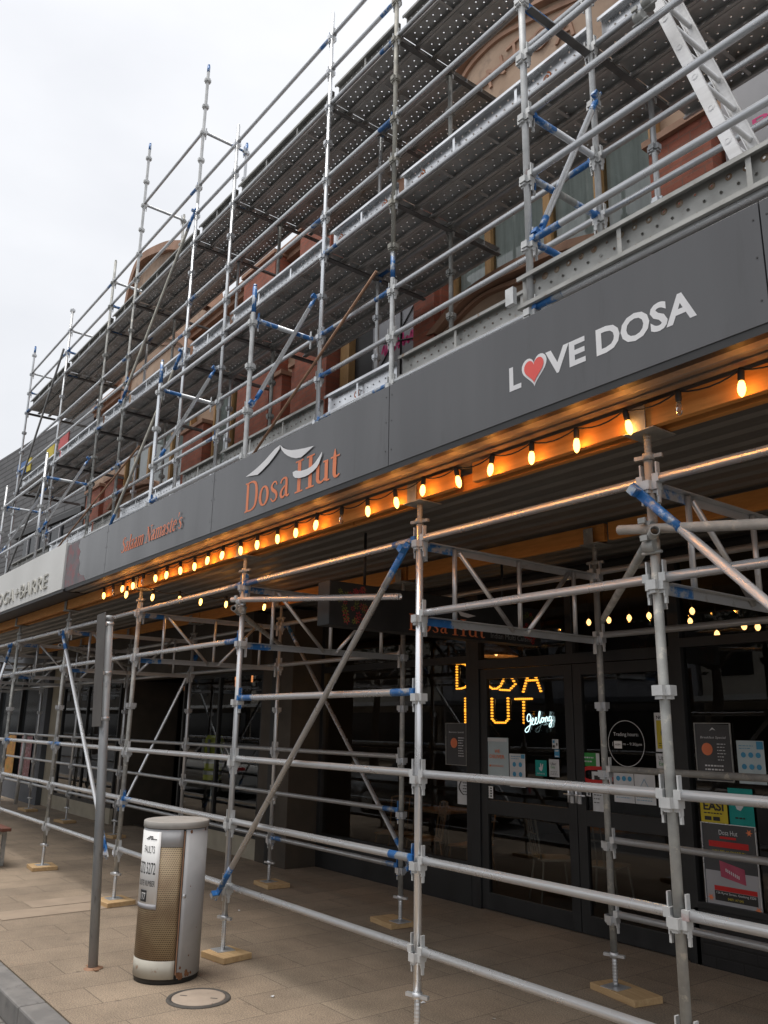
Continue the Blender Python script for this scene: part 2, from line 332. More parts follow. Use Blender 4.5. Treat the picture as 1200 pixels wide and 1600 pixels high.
WP = {}
def obj(name, me, parent=None, loc=(0, 0, 0), rot=(0, 0, 0), bevel=0):
    """links one mesh object; loc is a place in the world"""
    o = bpy.data.objects.new(name, me); col.objects.link(o); loc = Vector(loc)
    if parent is not None:
        o.parent = parent; o.location = loc-WP[parent.name]
    else: o.location = loc
    o.rotation_euler = rot; WP[o.name] = loc
    if bevel:
        b = o.modifiers.new('bevel', 'BEVEL'); b.width = bevel; b.segments = 2; b.limit_method = 'ANGLE'
    return o
def tag(o, label=None, cat=None, group=None, kind=None):
    if label: o['label'] = label
    if cat: o['category'] = cat
    if group: o['group'] = group
    if kind: o['kind'] = kind
    return o
def thing(name, loc, label, cat, group=None):
    o = bpy.data.objects.new(name, None); col.objects.link(o); o.location = loc; o.empty_display_size = .1; WP[o.name] = Vector(loc)
    return tag(o, label, cat, group)
def part(name, mb, mats, parent, bevel=0):
    """mesh given in world coordinates, hung under parent"""
    base = WP[parent.name]
    me = mb.mesh(name, mats); me.transform(Matrix.Translation(-base))
    return obj(name, me, parent, base, bevel=bevel)
def solo(name, mb, mats, label, cat, group=None, bevel=0, origin=None):
    if origin is None:
        xs = [v[0] for v in mb.v]; ys = [v[1] for v in mb.v]; zs = [v[2] for v in mb.v]
        origin = ((min(xs)+max(xs))/2, (min(ys)+max(ys))/2, min(zs))
    me = mb.mesh(name, mats); me.transform(Matrix.Translation(-Vector(origin)))
    return tag(obj(name, me, None, origin, bevel=bevel), label, cat, group)
def struct(name, mb, mats, bevel=0):
    return tag(obj(name, mb.mesh(name, mats), bevel=bevel), kind='structure')

_tcount = [0]
def text_mb(body, width=None, height=None, bold=0, spacing=1.0, shear=0):
    """flat letters in x, y with the left bottom corner at 0, 0"""
    cu = bpy.data.curves.new('letters', 'FONT'); cu.body = body; cu.size = 1; cu.offset = bold; cu.space_character = spacing; cu.shear = shear
    cu.fill_mode = 'FRONT'; cu.resolution_u = 3
    o = bpy.data.objects.new('letters', cu); col.objects.link(o)
    dg = bpy.context.evaluated_depsgraph_get(); me = bpy.data.meshes.new_from_object(o.evaluated_get(dg))
    bpy.data.objects.remove(o); mb = MB()
    vs = [v.co.copy() for v in me.vertices]
    x0 = min(v.x for v in vs); x1 = max(v.x for v in vs); y0 = min(v.y for v in vs); y1 = max(v.y for v in vs)
    sxx = width/(x1-x0) if width else None; syy = height/(y1-y0) if height else None
    if sxx is None: sxx = syy
    if syy is None: syy = sxx
    mb.v = [((v.x-x0)*sxx, (v.y-y0)*syy, 0) for v in vs]
    for p in me.polygons: mb.f.append(tuple(p.vertices)); mb.m.append(0); mb.sm.append(False)
    bpy.data.meshes.remove(me); return mb
def on_front(mb, x, y, z):   # lies in the x, z plane, seen from the street
    return mb.xform(Matrix.Translation((x, y, z)) @ Matrix.Rotation(PI/2, 4, 'X'))
def on_side(mb, x, y, z):    # lies in the y, z plane, seen from +x
    return mb.xform(Matrix.Translation((x, y, z)) @ Matrix.Rotation(PI/2, 4, 'Z') @ Matrix.Rotation(PI/2, 4, 'X'))

# serif letters drawn as ribbons
def catmull(pts, k=6):
    if len(pts) < 3: return pts
    P = [pts[0]]+list(pts)+[pts[-1]]; o = []
    for i in range(1, len(P)-2):
        for j in range(k):
            t = j/k; a, b, c, d = P[i-1], P[i], P[i+1], P[i+2]
            o.append(tuple(.5*((2*b[q])+(-a[q]+c[q])*t+(2*a[q]-5*b[q]+4*c[q]-d[q])*t*t+(-a[q]+3*b[q]-3*c[q]+d[q])*t**3) for q in range(3)))
    o.append(P[-2]); return o
def ribbon(mb, pts, layer, xf, closed=False):
    """pts: (x, y, width)"""
    pts = [p if len(p) == 3 else (p[0], p[1], .06) for p in pts]
    n = len(pts); Lp = []; Rp = []
    for i, p in enumerate(pts):
        a = pts[max(i-1, 0)]; b = pts[min(i+1, n-1)]
        if closed: a = pts[(i-1) % n]; b = pts[(i+1) % n]
        dx, dy = b[0]-a[0], b[1]-a[1]; l = math.hypot(dx, dy) or 1
        nx, ny = -dy/l*p[2]/2, dx/l*p[2]/2
        Lp.append((p[0]+nx, p[1]+ny)); Rp.append((p[0]-nx, p[1]-ny))
    for i in range(n if closed else n-1):
        j = (i+1) % n
        mb.face([xf(*q, layer) for q in (Rp[i], Rp[j], Lp[j], Lp[i])])
TH, TK = .045, .13
def ell(cx, cy, rx, ry, tk=TK, th=TH, n=20):
    return [(cx+rx*math.cos(2*PI*i/n), cy+ry*math.sin(2*PI*i/n), th+(tk-th)*abs(math.cos(2*PI*i/n))) for i in range(n)]
def stem(x, y0, y1, serif=True, half=.16):
    s = [('l', [(x, y0, TK), (x, y1, TK)])]
    if serif: s += [('l', [(x-half, y0+TH/2, TH), (x+half, y0+TH/2, TH)]), ('l', [(x-half, y1-TH/2, TH), (x+half, y1-TH/2, TH)])]
    return s
GL = {
 'D': (.80, stem(.17, 0, 1, True, .13)+[('c', [(.2, .975, TH), (.42, .975, .06), (.62, .85, .11), (.68, .5, .14), (.62, .15, .11), (.42, .025, .06), (.2, .025, TH)])]),
 'H': (.86, stem(.2, 0, 1)+stem(.66, 0, 1)+[('l', [(.2, .52, TH), (.66, .52, TH)])]),
 'N': (.86, [('l', [(.17, 0, TH), (.17, 1, TH)]), ('l', [(.17, .97, .13), (.67, .03, .13)]), ('l', [(.67, 0, TH), (.67, 1, TH)]), ('l', [(.03, .975, TH), (.2, .975, TH)]), ('l', [(.04, .02, TH), (.3, .02, TH)]), ('l', [(.54, .98, TH), (.8, .98, TH)])]),
 'S': (.62, [('c', [(.5, .80, TH), (.44, .94, .05), (.28, .97, .07), (.13, .84, .11), (.16, .66, .13), (.36, .5, .14), (.5, .34, .13), (.5, .14, .11), (.32, .03, .07), (.14, .06, .05), (.07, .24, TH)])]),
 'o': (.60, [('o', ell(.29, .33, .20, .305))]),
 's': (.48, [('c', [(.37, .52, TH), (.32, .62, .05), (.2, .635, .06), (.1, .53, .09), (.15, .41, .11), (.3, .3, .11), (.37, .17, .10), (.32, .05, .06), (.18, .025, .05), (.07, .14, TH)])]),
 'a': (.56, [('c', [(.08, .5, .08), (.14, .6, .06), (.26, .635, .06), (.36, .57, .10), (.37, .4, .12), (.37, .12, .12), (.43, .035, .07), (.51, .06, TH)]), ('c', [(.36, .4, TH), (.2, .31, .07), (.11, .2, .11), (.13, .07, .09), (.24, .035, .06), (.36, .13, TH)])]),
 'u': (.66, [('c', [(.16, .64, .11), (.16, .3, .12), (.17, .12, .11), (.26, .04, .07), (.37, .06, .05), (.49, .17, TH)]), ('l', [(.49, .64, .12), (.49, .03, .12)]), ('l', [(.04, .62, TH), (.16, .62, TH)]), ('l', [(.37, .62, TH), (.49, .62, TH)]), ('l', [(.49, .025, TH), (.62, .025, TH)])]),
 't': (.42, [('c', [(.19, .86, .02), (.185, .6, .12), (.18, .2, .12), (.2, .07, .10), (.28, .03, .06), (.37, .08, TH)]), ('l', [(.04, .63, TH), (.37, .63, TH)])]),
 'l': (.32, stem(.16, 0, 1.02, False)+[('l', [(.05, .02, TH), (.28, .02, TH)]), ('l', [(.03, 1.0, TH), (.16, 1.0, TH)])]),
 'm': (.98, [('l', [(.16, 0, .12), (.16, .64, .12)]), ('c', [(.16, .48, TH), (.28, .61, .06), (.4, .61, .09), (.47, .5, .12), (.47, .02, .12)]), ('c', [(.47, .48, TH), (.59, .61, .06), (.71, .61, .09), (.78, .5, .12), (.78, .02, .12)]), ('l', [(.04, .02, TH), (.28, .02, TH)]), ('l', [(.36, .02, TH), (.58, .02, TH)]), ('l', [(.67, .02, TH), (.9, .02, TH)]), ('l', [(.04, .62, TH), (.16, .62, TH)])]),
 'e': (.54, [('c', [(.09, .36, TH), (.42, .37, TH), (.42, .5, .09), (.3, .63, .06), (.15, .54, .10), (.09, .33, .13), (.15, .1, .10), (.28, .025, .07), (.44, .13, TH)])]),
 "'": (.24, [('l', [(.12, 1.0, .11), (.1, .74, .03)])]), ' ': (.3, []),
}
def serif(text, xf0, scale, tracking=1.0, shear=0, weight=1, fit=None):
    adv = sum(GL[c][0]*tracking for c in text)*scale; kx = fit/adv if fit else 1
    xf = lambda u, v, lay=0: xf0(u*kx, v, lay)
    mb = MB(); x = 0; lay = 0
    for ch in text:
        adv, strokes = GL[ch]
        for kind, pts in strokes:
            pts = [p if len(p) == 3 else (*p, .06) for p in pts]
            if kind == 'c': pts = catmull(pts)
            pts = [((x+p[0]+shear*p[1])*scale, p[1]*scale, p[2]*scale*weight) for p in pts]
            lay += 1; ribbon(mb, pts, lay, xf, kind == 'o')
        x += adv*tracking
    return mb, x*scale

# ------------------------------------------------------------------ the ground
YS = 3.05                                     # shopfront line
m = MB(); m.box((-42, -1.46, -.3), (14, YS+.02, 0)); struct('pavement', m, 'pavers')
m = MB(); m.box((-420, YS+.02, -.5), (420, 420, -.16)); struct('ground', m, 'asphalt')
m = MB(); xk = -40.0
while xk < 12:
    m.box((xk+.004, -1.645, -.3), (xk+1.06, -1.468, .004)); xk += 1.064
struct('kerb', m, 'kerb_stone', bevel=.014)
m = MB(); m.face([(-42, -2.2, -.145), (14, -2.2, -.145), (14, -1.6, -.145), (-42, -1.6, -.145)]); struct('gutter', m, 'gutter_bricks')
m = MB(); m.face([(-420, -420, -.15), (420, -420, -.15), (420, -1.5, -.15), (-420, -1.5, -.15)]); struct('road', m, 'asphalt')
m = MB(); m.box((-80, -19.9, -.4), (30, -15.6, -.02)); struct('far_pavement', m, 'pavers')
# paler replaced pavers, set flush in the pavement
m = MB(); m.face([(-6.80, -1.12, .004), (-6.42, -1.12, .004), (-6.42, .36, .004), (-6.80, .36, .004)]); m.face([(-7.18, -.74, .004), (-6.82, -.74, .004), (-6.82, .75, .004), (-7.18, .75, .004)])
mat('paver_pale', (.35, .275, .205), (.30, .235, .175), 4, .85, bump=.3, bscale=120)
struct('pavement_patch', m, 'paver_pale')

mat('ring_dark', (.055, .05, .045), (.09, .08, .07), 14, .85, bump=.4)
# manhole cover
t = thing('manhole_cover', (-3.33, -.62, 0), 'round pinkish concrete cover with a dark worn ring in the paving beside the pillar box', 'manhole cover')
m = MB(); m.lathe([(.215, .003), (.21, .010), (.183, .010), (.18, .003)], 40, 0, (-3.33, -.62, 0)); part('ring', m, 'ring_dark', t)
m = MB(); m.lathe([(0, .012), (.17, .012), (.178, .009), (.179, .0)], 40, 0, (-3.33, -.62, 0)); part('lid', m, 'concrete_lid', t)
for a in (.7, .7+PI): m = MB(); m.obox((-3.33+.11*math.cos(a), -.62+.11*math.sin(a), .0115), (.025*math.cos(a), .025*math.sin(a), 0), (-.007*math.sin(a), .007*math.cos(a), 0), (0, 0, .0012)); part('lifting_slot', m, 'ring_dark', t)

# ------------------------------------------------------------------ lower scaffold, propping the awning
ZL = lambda l: .4887+.495*l
ZU = lambda n: 4.89+.495*n
YB = 1.8156
XL = [2.43, 0, -1.7825, -4.2052, -6.6312, -9.1284, -11.6023, -14.05, -16.5, -18.9]

def collar_mesh():
    m = MB()
    for k in range(4):
        c, s = math.cos(k*PI/2), math.sin(k*PI/2); u = Vector((c, s, 0)); v = Vector((-s, c, 0)); z = Vector((0, 0, 1))
        m.obox(u*.052, u*.003, v*.027, z*.026)
        for sg in (-1, 1): m.obox(u*.036+v*.025*sg, u*.016, v*.003, z*.026)
        m.obox(u*.034-z*.034, u*.012, v*.016, z*.010)
    m.v = [(a*.92, b*.92, c*.9) for a, b, c in m.v]
    return m
COL = {k: collar_mesh().mesh('collar', k) for k in ('galv', 'zinc_white', 'galv_weathered', 'khaki_grey')}
_std = {}
def std_mesh(h, mk, blue=0):
    key = (round(h, 2), mk, blue)
    if key not in _std:
        m = MB()
        if blue: m.tube((0, 0, 0), (0, 0, h-blue), .0242, 14, 0, caps=False); m.tube((0, 0, h-blue), (0, 0, h), .0242, 14, 1)
        else: m.tube((0, 0, 0), (0, 0, h), .0242, 14)
        m.tube((0, 0, h), (0, 0, h+.03), .019, 10, 1 if blue else 0)
        _std[key] = m.mesh('standard', [mk, 'blue_paint'])
    return _std[key]
def jack_mesh(h):
    m = MB(); m.tube((0, 0, .006), (0, 0, h+.05), .017, 10)
    m.box((-.075, -.075, 0), (.075, .075, .006))
    m.tube((0, 0, h-.035), (0, 0, h), .031, 10); m.obox((0, 0, h-.02), (.075, .02, 0), (-.004, .012, 0), (0, 0, .01))
    for k in range(int(h/.02)): m.lathe([(.017, .02+k*.02), (.0195, .027+k*.02), (.017, .034+k*.02)], 8)
    return m.mesh('base_jack', 'galv')
def head_mesh(h):
    m = MB(); m.tube((0, 0, -.05), (0, 0, h-.006), .017, 10); m.tube((0, 0, .0), (0, 0, .035), .031, 10); m.obox((0, 0, .018), (.07, .015, 0), (-.003, .011, 0), (0, 0, .01))
    for k in range(int(h/.018)): m.lathe([(.017, .01+k*.018), (.0195, .016+k*.018), (.017, .022+k*.018)], 8)
    m.box((-.09, -.075, h-.006), (.09, .115, h)); m.box((-.045, -.075, h), (.045, -.069, h+.12)); m.box((-.045, .109, h), (.045, .115, h+.12))
    return m.mesh('head_jack', 'galv_weathered')
def standard(parent, x, y, z0, z1, nodes, mk='galv', blue=0, collar=None, jack=None, head=None):
    o = obj('standard', std_mesh(z1-z0, mk, blue), parent, (x, y, z0))
    ck = collar or (mk if mk in COL else 'galv')
    for z in nodes:
        if z0-.02 < z < z1: obj('collar', COL[ck], o, (x, y, z))
    if jack is not None: obj('base_jack', jack_mesh(z0-jack), o, (x, y, jack))
    if head is not None: obj('head_jack', head_mesh(head-z1), o, (x, y, z1))
    return o
_ledg = {}
def ledger_mesh(L, mk, b0, b1, r=.0242):
    key = (round(L, 3), mk, b0, b1)
    if key not in _ledg:
        m = MB(); a, e = .052, L-.052
        x0 = a+(.22 if b0 else 0); x1 = e-(.22 if b1 else 0)
        if b0: m.tube((a, 0, 0), (x0, 0, 0), r, 14, 1, hollow=.85)
        if b1: m.tube((x1, 0, 0), (e, 0, 0), r, 14, 1, hollow=.85)
        m.tube((x0, 0, 0), (x1, 0, 0), r, 14, 0, hollow=.85)
        for xx, bb in ((.046, b0), (L-.046, b1)):
            m.box((xx-.004, -.014, -.09), (xx+.004, .014, .085), 1 if bb and random.random() < .6 else 2)
            m.box((xx-.006, -.008, -.125), (xx+.006, .008, -.09), 2)
            m.box((xx-.018, -.026, -.02), (xx+.018, .026, .022), 1 if bb else 2)
        _ledg[key] = m.mesh('ledger', [mk, 'blue_paint', 'zinc_white'])
    return _ledg[key]
rl = random.Random(5)
def ledger(parent, x0, x1, y, z, mk='galv_bright', b0=False, b1=False, name='ledger'):
    if x0 > x1: x0, x1 = x1, x0; b0, b1 = b1, b0
    return obj(name, ledger_mesh(x1-x0, mk, b0, b1), parent, (x0, y, z+.035))
def cross_ledger(parent, x, y0, y1, z, mk='galv', b0=False, b1=False, name='transom'):
    return obj(name, ledger_mesh(y1-y0, mk, b0, b1), parent, (x, y0, z+.03), (0, 0, PI/2))
def brace(parent, p0, p1, mk='galv_bright', ends=True, r=.0225):
    p0, p1 = Vector(p0), Vector(p1); d = (p1-p0).normalized(); L_ = (p1-p0).length; m = MB()
    s = Vector((0, -1, 0)) if abs(d.y) < .5 else Vector((1, 0, 0)); n = d.cross(s).normalized(); s = n.cross(d).normalized()
    b = (.34 if L_ > 2 else .2) if ends else 0
    m.tube(p0+d*b, p1-d*b, r, 14, 0, hollow=.85)
    if ends:
        for q, dd in ((p0, d), (p1, -d)):
            m.tube(q+dd*.10, q+dd*b, r+.001, 14, 1)
            m.obox(q+dd*.05, dd*.075, s*.008, n*.024, 1); m.obox(q+dd*.02-s*-.02, dd*.022, s*.03, n*.022, 1)
            m.tube(q+dd*.02-s*.015, q+dd*.02+s*.035, .011, 8, 2)
    return part('brace', m, [mk, 'blue_paint', 'galv_weathered'], parent)
def coupler(m, c, mi=0):
    c = Vector(c)
    m.tube(c+Vector((-.03, 0, 0)), c+Vector((.03, 0, 0)), .034, 12, mi); m.tube(c+Vector((0, .02, -.03)), c+Vector((0, .02, .03)), .034, 12, mi)
    m.tube(c+Vector((0, -.05, .03)), c+Vector((0, .06, .03)), .008, 6, mi); m.tube(c+Vector((-.05, 0, -.035)), c+Vector((.06, 0, -.035)), .008, 6, mi)
    m.box(tuple(c+Vector((-.02, -.055, .018))), tuple(c+Vector((.02, -.04, .045))), mi)

low = thing('scaffold', (-4.2, .9, 0), 'lower galvanised tube scaffold standing on the pavement and propping the shop awning', 'scaffold')
JK = .045
for i, x in enumerate(XL):
    far = i >= 7
    mk = ['galv_weathered', 'galv_weathered', 'galv_bright', 'galv', 'galv_weathered', 'galv_weathered'][i] if i < 6 else 'galv_weathered'
    nodes = [ZL(l) for l in range(6)]
    standard(low, x, 0, .30, 3.10, nodes, mk, collar='zinc_white' if i in (1, 2, 3) else 'galv', jack=JK, head=3.245)
    standard(low, x, YB, .27, 3.06, nodes, 'galv_weathered' if i in (1, 2, 3) else 'galv', collar='galv', jack=JK, head=3.225)
for i in range(len(XL)-1):
    xa, xb = XL[i], XL[i+1]              # xa is the right end
    lv = (0, 1, 2, 3, 5) if i == 2 else (0, 1, 2, 4, 5)
    for l in lv:
        b = {(2, 3): (1, 1), (2, 5): (1, 1), (3, 1): (1, 0), (3, 4): (0, 1), (3, 5): (0, 1), (4, 2): (1, 0), (2, 0): (0, 0), (2, 1): (0, 1), (5, 2): (1, 1)}.get((i, l), (0, 0))
        ledger(low, xb, xa, 0, ZL(l), 'galv_bright', bool(b[0]), bool(b[1]))
    lb = {0: (0, 1, 2, 4, 5), 1: (0, 1, 2, 4, 5), 2: (5,)}.get(i, (0, 1, 2, 4, 5))
    for l in lb:
        if i == 1 and l in (0, 1, 2): pass
        ledger(low, xb, xa, YB, ZL(l), 'galv_weathered' if (l == 2 and i < 2) else 'galv', l == 0 and i == 3, l in (0, 1) and i == 3)
# the lattice transoms between front and back
def truss(x):
    m = MB(); z1, z0 = ZL(5)-.01, ZL(4)-.01
    for z in (z1, z0):
        m.box((x-.004, .06, z-.025), (x, YB-.06, z+.025)); m.box((x, .06, z+.021), (x+.045, YB-.06, z+.025))
        m.box((x-.006, .055, z-.028), (x+.003, .30, z+.028), 1)
    for y in (.30, .93, 1.53): m.tube((x+.012, y, z0+.02), (x+.012, y, z1+.015), .0165, 10)
    m.tube((x+.012, .34, z1), (x+.012, .86, z0), .0165, 10); m.tube((x+.012, 1.0, z0), (x+.012, 1.48, z1), .0165, 10)
    for y in (.05, YB-.05):
        for z in (z0, z1): m.box((x-.014, y-.006, z-.10), (x+.014, y+.006, z+.07), 2)
    part('lattice_transom', m, ['galv', 'blue_paint', 'zinc_white'], low)
for x in XL: truss(x)
brace(low, (-4.26, -.06, .44), (-1.85, -.06, 2.95)); brace(low, (-.05, -.06, 2.95), (2.38, -.06, .47))
brace(low, (-9.17, -.06, 2.95), (-6.77, -.06, .44)); brace(low, (-11.75, -.06, 2.95), (-14.0, -.06, .46)); brace(low, (-16.5, -.06, 2.95), (-14.1, -.06, .5))
brace(low, (-6.58, YB+.06, 3.0), (-4.12, YB+.06, .50)); brace(low, (-9.1, YB+.06, 2.75), (-11.55, YB+.06, .42))
m = MB(); m.tube((-.16, -.055, 2.763), (2.2, -.055, 2.43), .0242, 14, 0, hollow=.85); coupler(m, (0, -.04, 2.745)); part('loose_tube', m, 'galv_weathered', low)
m = MB(); m.tube((.09, -.12, 2.708), (-1.85, 1.95, 2.63), .0242, 14, 0, hollow=.85); coupler(m, (.0, -.03, 2.66)); part('loose_tube', m, 'galv_weathered', low)
m = MB(); m.tube((-4.31, -.055, 2.863), (-2.3, .25, 2.70), .0242, 14, 0, hollow=.85); coupler(m, (-4.2, -.03, 2.84)); part('loose_tube', m, 'galv_bright', low)
m = MB(); m.tube((-4.15, -.12, 2.765), (-6.6, 1.85, 2.72), .0242, 14, 0, hollow=.85); coupler(m, (-4.19, -.03, 2.76)); part('loose_tube', m, 'galv_weathered', low)
m = MB(); m.tube((-9.02, -.12, 2.765), (-11.6, 1.85, 2.72), .0242, 14, 0, hollow=.85); part('loose_tube', m, 'galv_weathered', low)
m = MB(); m.tube((-17.45, 1.80, .06), (-17.30, 1.80, 1.52), .038, 14); part('sleeved_post', m, 'zinc_white', low)

# pine sole boards under the feet
SB = [('square pine board under the scaffold foot just right of the pillar box', -4.14, 0, .31, .27, 8),
      ('square pine board under the front scaffold foot between the sign pole and the pillar box', -6.60, 0, .34, .30, 4),
      ('square pine board under the front scaffold foot furthest left, near the bench', -9.12, 0, .36, .30, -5),
      ('longer pine board under the back scaffold foot in front of the glass doors', -1.72, 1.84, .46, .25, -12),
      ('pine board under the back scaffold foot left of the doors, behind the middle front post', -4.33, 1.82, .38, .26, -6),
      ('pine board under the back scaffold foot in front of the brown pier', -6.60, 1.84, .38, .28, -4),
      ('pine board under the back scaffold foot hidden behind the pillar box', -9.10, 1.82, .40, .26, 3),
      ('small pine board under the back scaffold foot behind the sign pole', -11.6, 1.80, .42, .24, 10),
      ('small pine board under a far back scaffold foot beside the cream pilaster', -14.05, 1.80, .46, .24, 5),
      ('small pine board under the farthest scaffold foot by the grey wall', -16.5, 1.80, .6, .24, 0),
      ('pine board under the front scaffold foot in the right foreground', .0, 0, .36, .3, 5),
      ('pine board under the front scaffold foot at the bottom centre', -1.78, 0, .36, .3, -4)]
for lab, x, y, a, b, rz in SB:
    m = MB(); m.box((-a/2, -b/2, 0), (a/2, b/2, JK)); 
    o = obj('sole_board', m.mesh('sole_board', 'pine'), None, (x, y, .001), (0, 0, R(rz)), bevel=.004); tag(o, lab, 'timber board', 'pine sole boards under the scaffold feet')

# timber bearers on the head jacks
def bearer(x0, x1, y0, z0, h, lab, grp):
    m = MB(); m.box((x0, y0, z0), (x1, y0+.045, z0+h)); solo('timber_bearer', m, 'lvl_timber', lab, 'timber beam', grp, bevel=.004)
FB = [(.03, 2.6, 'orange lit timber beam on the front heads at the far right, under LOVE DOSA'), (-1.21, -.05, 'orange lit timber beam under the fascia, second from the right'),
      (-1.74, -1.36, 'short orange lit timber offcut beside the middle scaffold head'), (-4.16, -1.84, 'long orange lit timber beam under the orange shop name'),
      (-6.58, -4.25, 'orange lit timber beam at the left end of the light string'), (-9.08, -6.68, 'brown unlit timber beam under the pale white sign'), (-14.0, -9.2, 'farthest brown timber beam under the awning edge')]
for x0, x1, lab in FB: bearer(x0, x1, -.062, 3.251, .125, lab, 'timber beams under the front edge of the awning')
for x0, x1, lab in [(-2.6, 2.6, 'inner timber beam doubled behind the orange beams on the right'), (-8.2, -2.62, 'inner timber beam doubled behind the orange beams in the middle'), (-17, -8.22, 'inner timber beam doubled behind the beams on the left')]:
    bearer(x0, x1, .045, 3.251, .105, lab, 'doubled inner timber beams')
for x0, x1, lab in [(-1.62, 2.6, 'back timber beam above the glass doors'), (-4.1, -1.66, 'back timber beam crossing over the hanging black sign'), (-8.9, -4.14, 'back timber beam left of the hanging sign'), (-17, -8.94, 'back timber beam at the far left')]:
    bearer(x0, x1, YB-.03, 3.235, .14, lab, 'timber beams on the back heads')

# ------------------------------------------------------------------ the awning
ZS = 3.40
aw = thing('awning', (-3, 1.2, 3.3), 'long street awning with charcoal fascia panels and ribbed zinc soffit over the pavement', 'awning')
m = MB(); y = -.27; prof = []
while y < YS-.1:
    prof += [(y, ZS+.016), (y+.07, ZS+.016), (y+.10, ZS), (y+.16, ZS)]; y += .19
for (ya, za), (yb, zb) in zip(prof, prof[1:]): m.face([(3.4, ya, za), (3.4, yb, zb), (-20, yb, zb), (-20, ya, za)])
part('soffit', m, 'soffit_zinc', aw)
m = MB(); m.box((-20, -.26, 3.90), (3.4, YS-.11, 3.94)); part('roof_sheet', m, 'awning_roof', aw)
m = MB(); m.box((-8.45, -.318, 3.385), (3.4, -.27, 3.425)); m.box((-8.45, -.30, 3.425), (3.4, -.285, 3.975)); part('edge_trim', m, 'black_trim', aw)
m = MB(); m.box((-8.40, -.268, 3.392), (3.4, -.20, 3.398)); m.box((-8.40, -.13, 3.390), (3.4, -.075, 3.398)); part('edge_channel', m, 'edge_strip', aw)
seams = [3.4, .84, -1.72, -4.28, -6.98, -8.45]; panels = []
for a, b in zip(seams, seams[1:]):
    m = MB(); m.box((b+.003, -.322, 3.425), (a-.003, -.302, 3.985)); p = part('fascia_panel', m, 'fascia_grey', aw, bevel=.002); panels.append(p)
    m = MB()
    for xx in (b+.03, a-.03):
        for z in (3.50, 3.70, 3.90): m.lathe([(.006, 0), (.005, .003), (0, .004)], 8, 0, (0, 0, 0))
    scr = MB()
    for xx in (b+.03, a-.03):
        for z in (3.53, 3.73, 3.91): scr.tube((xx, -.3225, z), (xx, -.3245, z), .0045, 8)
    part('screws', scr, 'black_trim', p)
YT = -.3235
def fx(ox, oz, dy=YT): return lambda u, v, lay=0: (ox+u, dy-lay*.0003, oz+v)
mb, wd = serif('Dosa', fx(-3.675, 3.487), .252, fit=.735); part('lettering', mb, 'letter_orange', panels[2])
mb, wd2 = serif('Hut', fx(-2.885, 3.485), .252, .94, 0, 1.05, fit=.62); part('lettering', mb, 'letter_orange', panels[2])
def poly_mb(pts, y):
    """filled outline in the fascia plane"""
    bm = bmesh.new(); vs = [bm.verts.new((p[0], y, p[1])) for p in pts]; f = bm.faces.new(vs); bm.normal_update()
    if f.normal.y > 0: f.normal_flip()
    bmesh.ops.triangulate(bm, faces=bm.faces[:]); mb = MB(); bm.verts.index_update()
    mb.v = [tuple(v.co) for v in bm.verts]
    for f in bm.faces: mb.f.append(tuple(v.index for v in f.verts)); mb.m.append(0); mb.sm.append(False)
    bm.free(); return mb
sw = [[(-3.66, 3.80), (-3.455, 3.77), (-3.38, 3.79), (-3.284, 3.821), (-3.20, 3.86), (-3.12, 3.905), (-3.114, 3.936), (-3.192, 3.923), (-3.27, 3.895), (-3.34, 3.868), (-3.42, 3.845), (-3.50, 3.826), (-3.59, 3.81)],
      [(-3.112, 3.936), (-3.06, 3.897), (-3.0, 3.868), (-2.93, 3.845), (-2.848, 3.829), (-2.74, 3.812), (-2.614, 3.797), (-2.70, 3.772), (-2.788, 3.751), (-2.86, 3.762), (-2.93, 3.787), (-2.99, 3.816), (-3.039, 3.848), (-3.085, 3.888)],
      [(-2.90, 3.66), (-2.854, 3.662), (-2.78, 3.642), (-2.699, 3.636), (-2.64, 3.642), (-2.588, 3.66), (-2.54, 3.69), (-2.498, 3.722), (-2.505, 3.688), (-2.53, 3.645), (-2.56, 3.618), (-2.61, 3.598), (-2.67, 3.586), (-2.722, 3.583), (-2.80, 3.59), (-2.86, 3.606), (-2.892, 3.63)]]
lg = MB()
for k, pp in enumerate(sw):
    q = poly_mb(pp, YT-.009); b = len(lg.v); lg.v += q.v; lg.f += [tuple(b+i for i in f) for f in q.f]; lg.m += q.m; lg.sm += q.sm
part('logo', lg, 'letter_white', panels[2])
mb, wd = serif("Salaam Namaste's", fx(-6.50, 3.582), .165, .955, .22, 1.1, fit=1.60); part('lettering', mb, 'letter_orange_dim', panels[3])
mb = text_mb('L', None, .140, bold=.03); part('lettering', on_front(mb, -.631, YT, 3.586), 'letter_white', panels[1])
mb = text_mb('VE', .262, .140, bold=.03); part('lettering', on_front(mb, -.366, YT, 3.584), 'letter_white', panels[1])
mb = text_mb('DOSA', .552, .145, bold=.03); part('lettering', on_front(mb, -.036, YT, 3.582), 'letter_white', panels[1])
def heart(cx, cz, w_, h_, y):
    pts = []
    for i in range(40):
        t = 2*PI*i/40; pts.append((cx+w_/2*(math.sin(t)**3), cz+h_/2*((13*math.cos(t)-5*math.cos(2*t)-2*math.cos(3*t)-math.cos(4*t))/14.5+.16)))
    return poly_mb(pts, y)
hh = part('heart', heart(-.448, 3.648, .178, .176, YT), 'letter_white', panels[1])
part('heart', heart(-.448, 3.649, .140, .138, YT-.003), 'heart_red', panels[1])
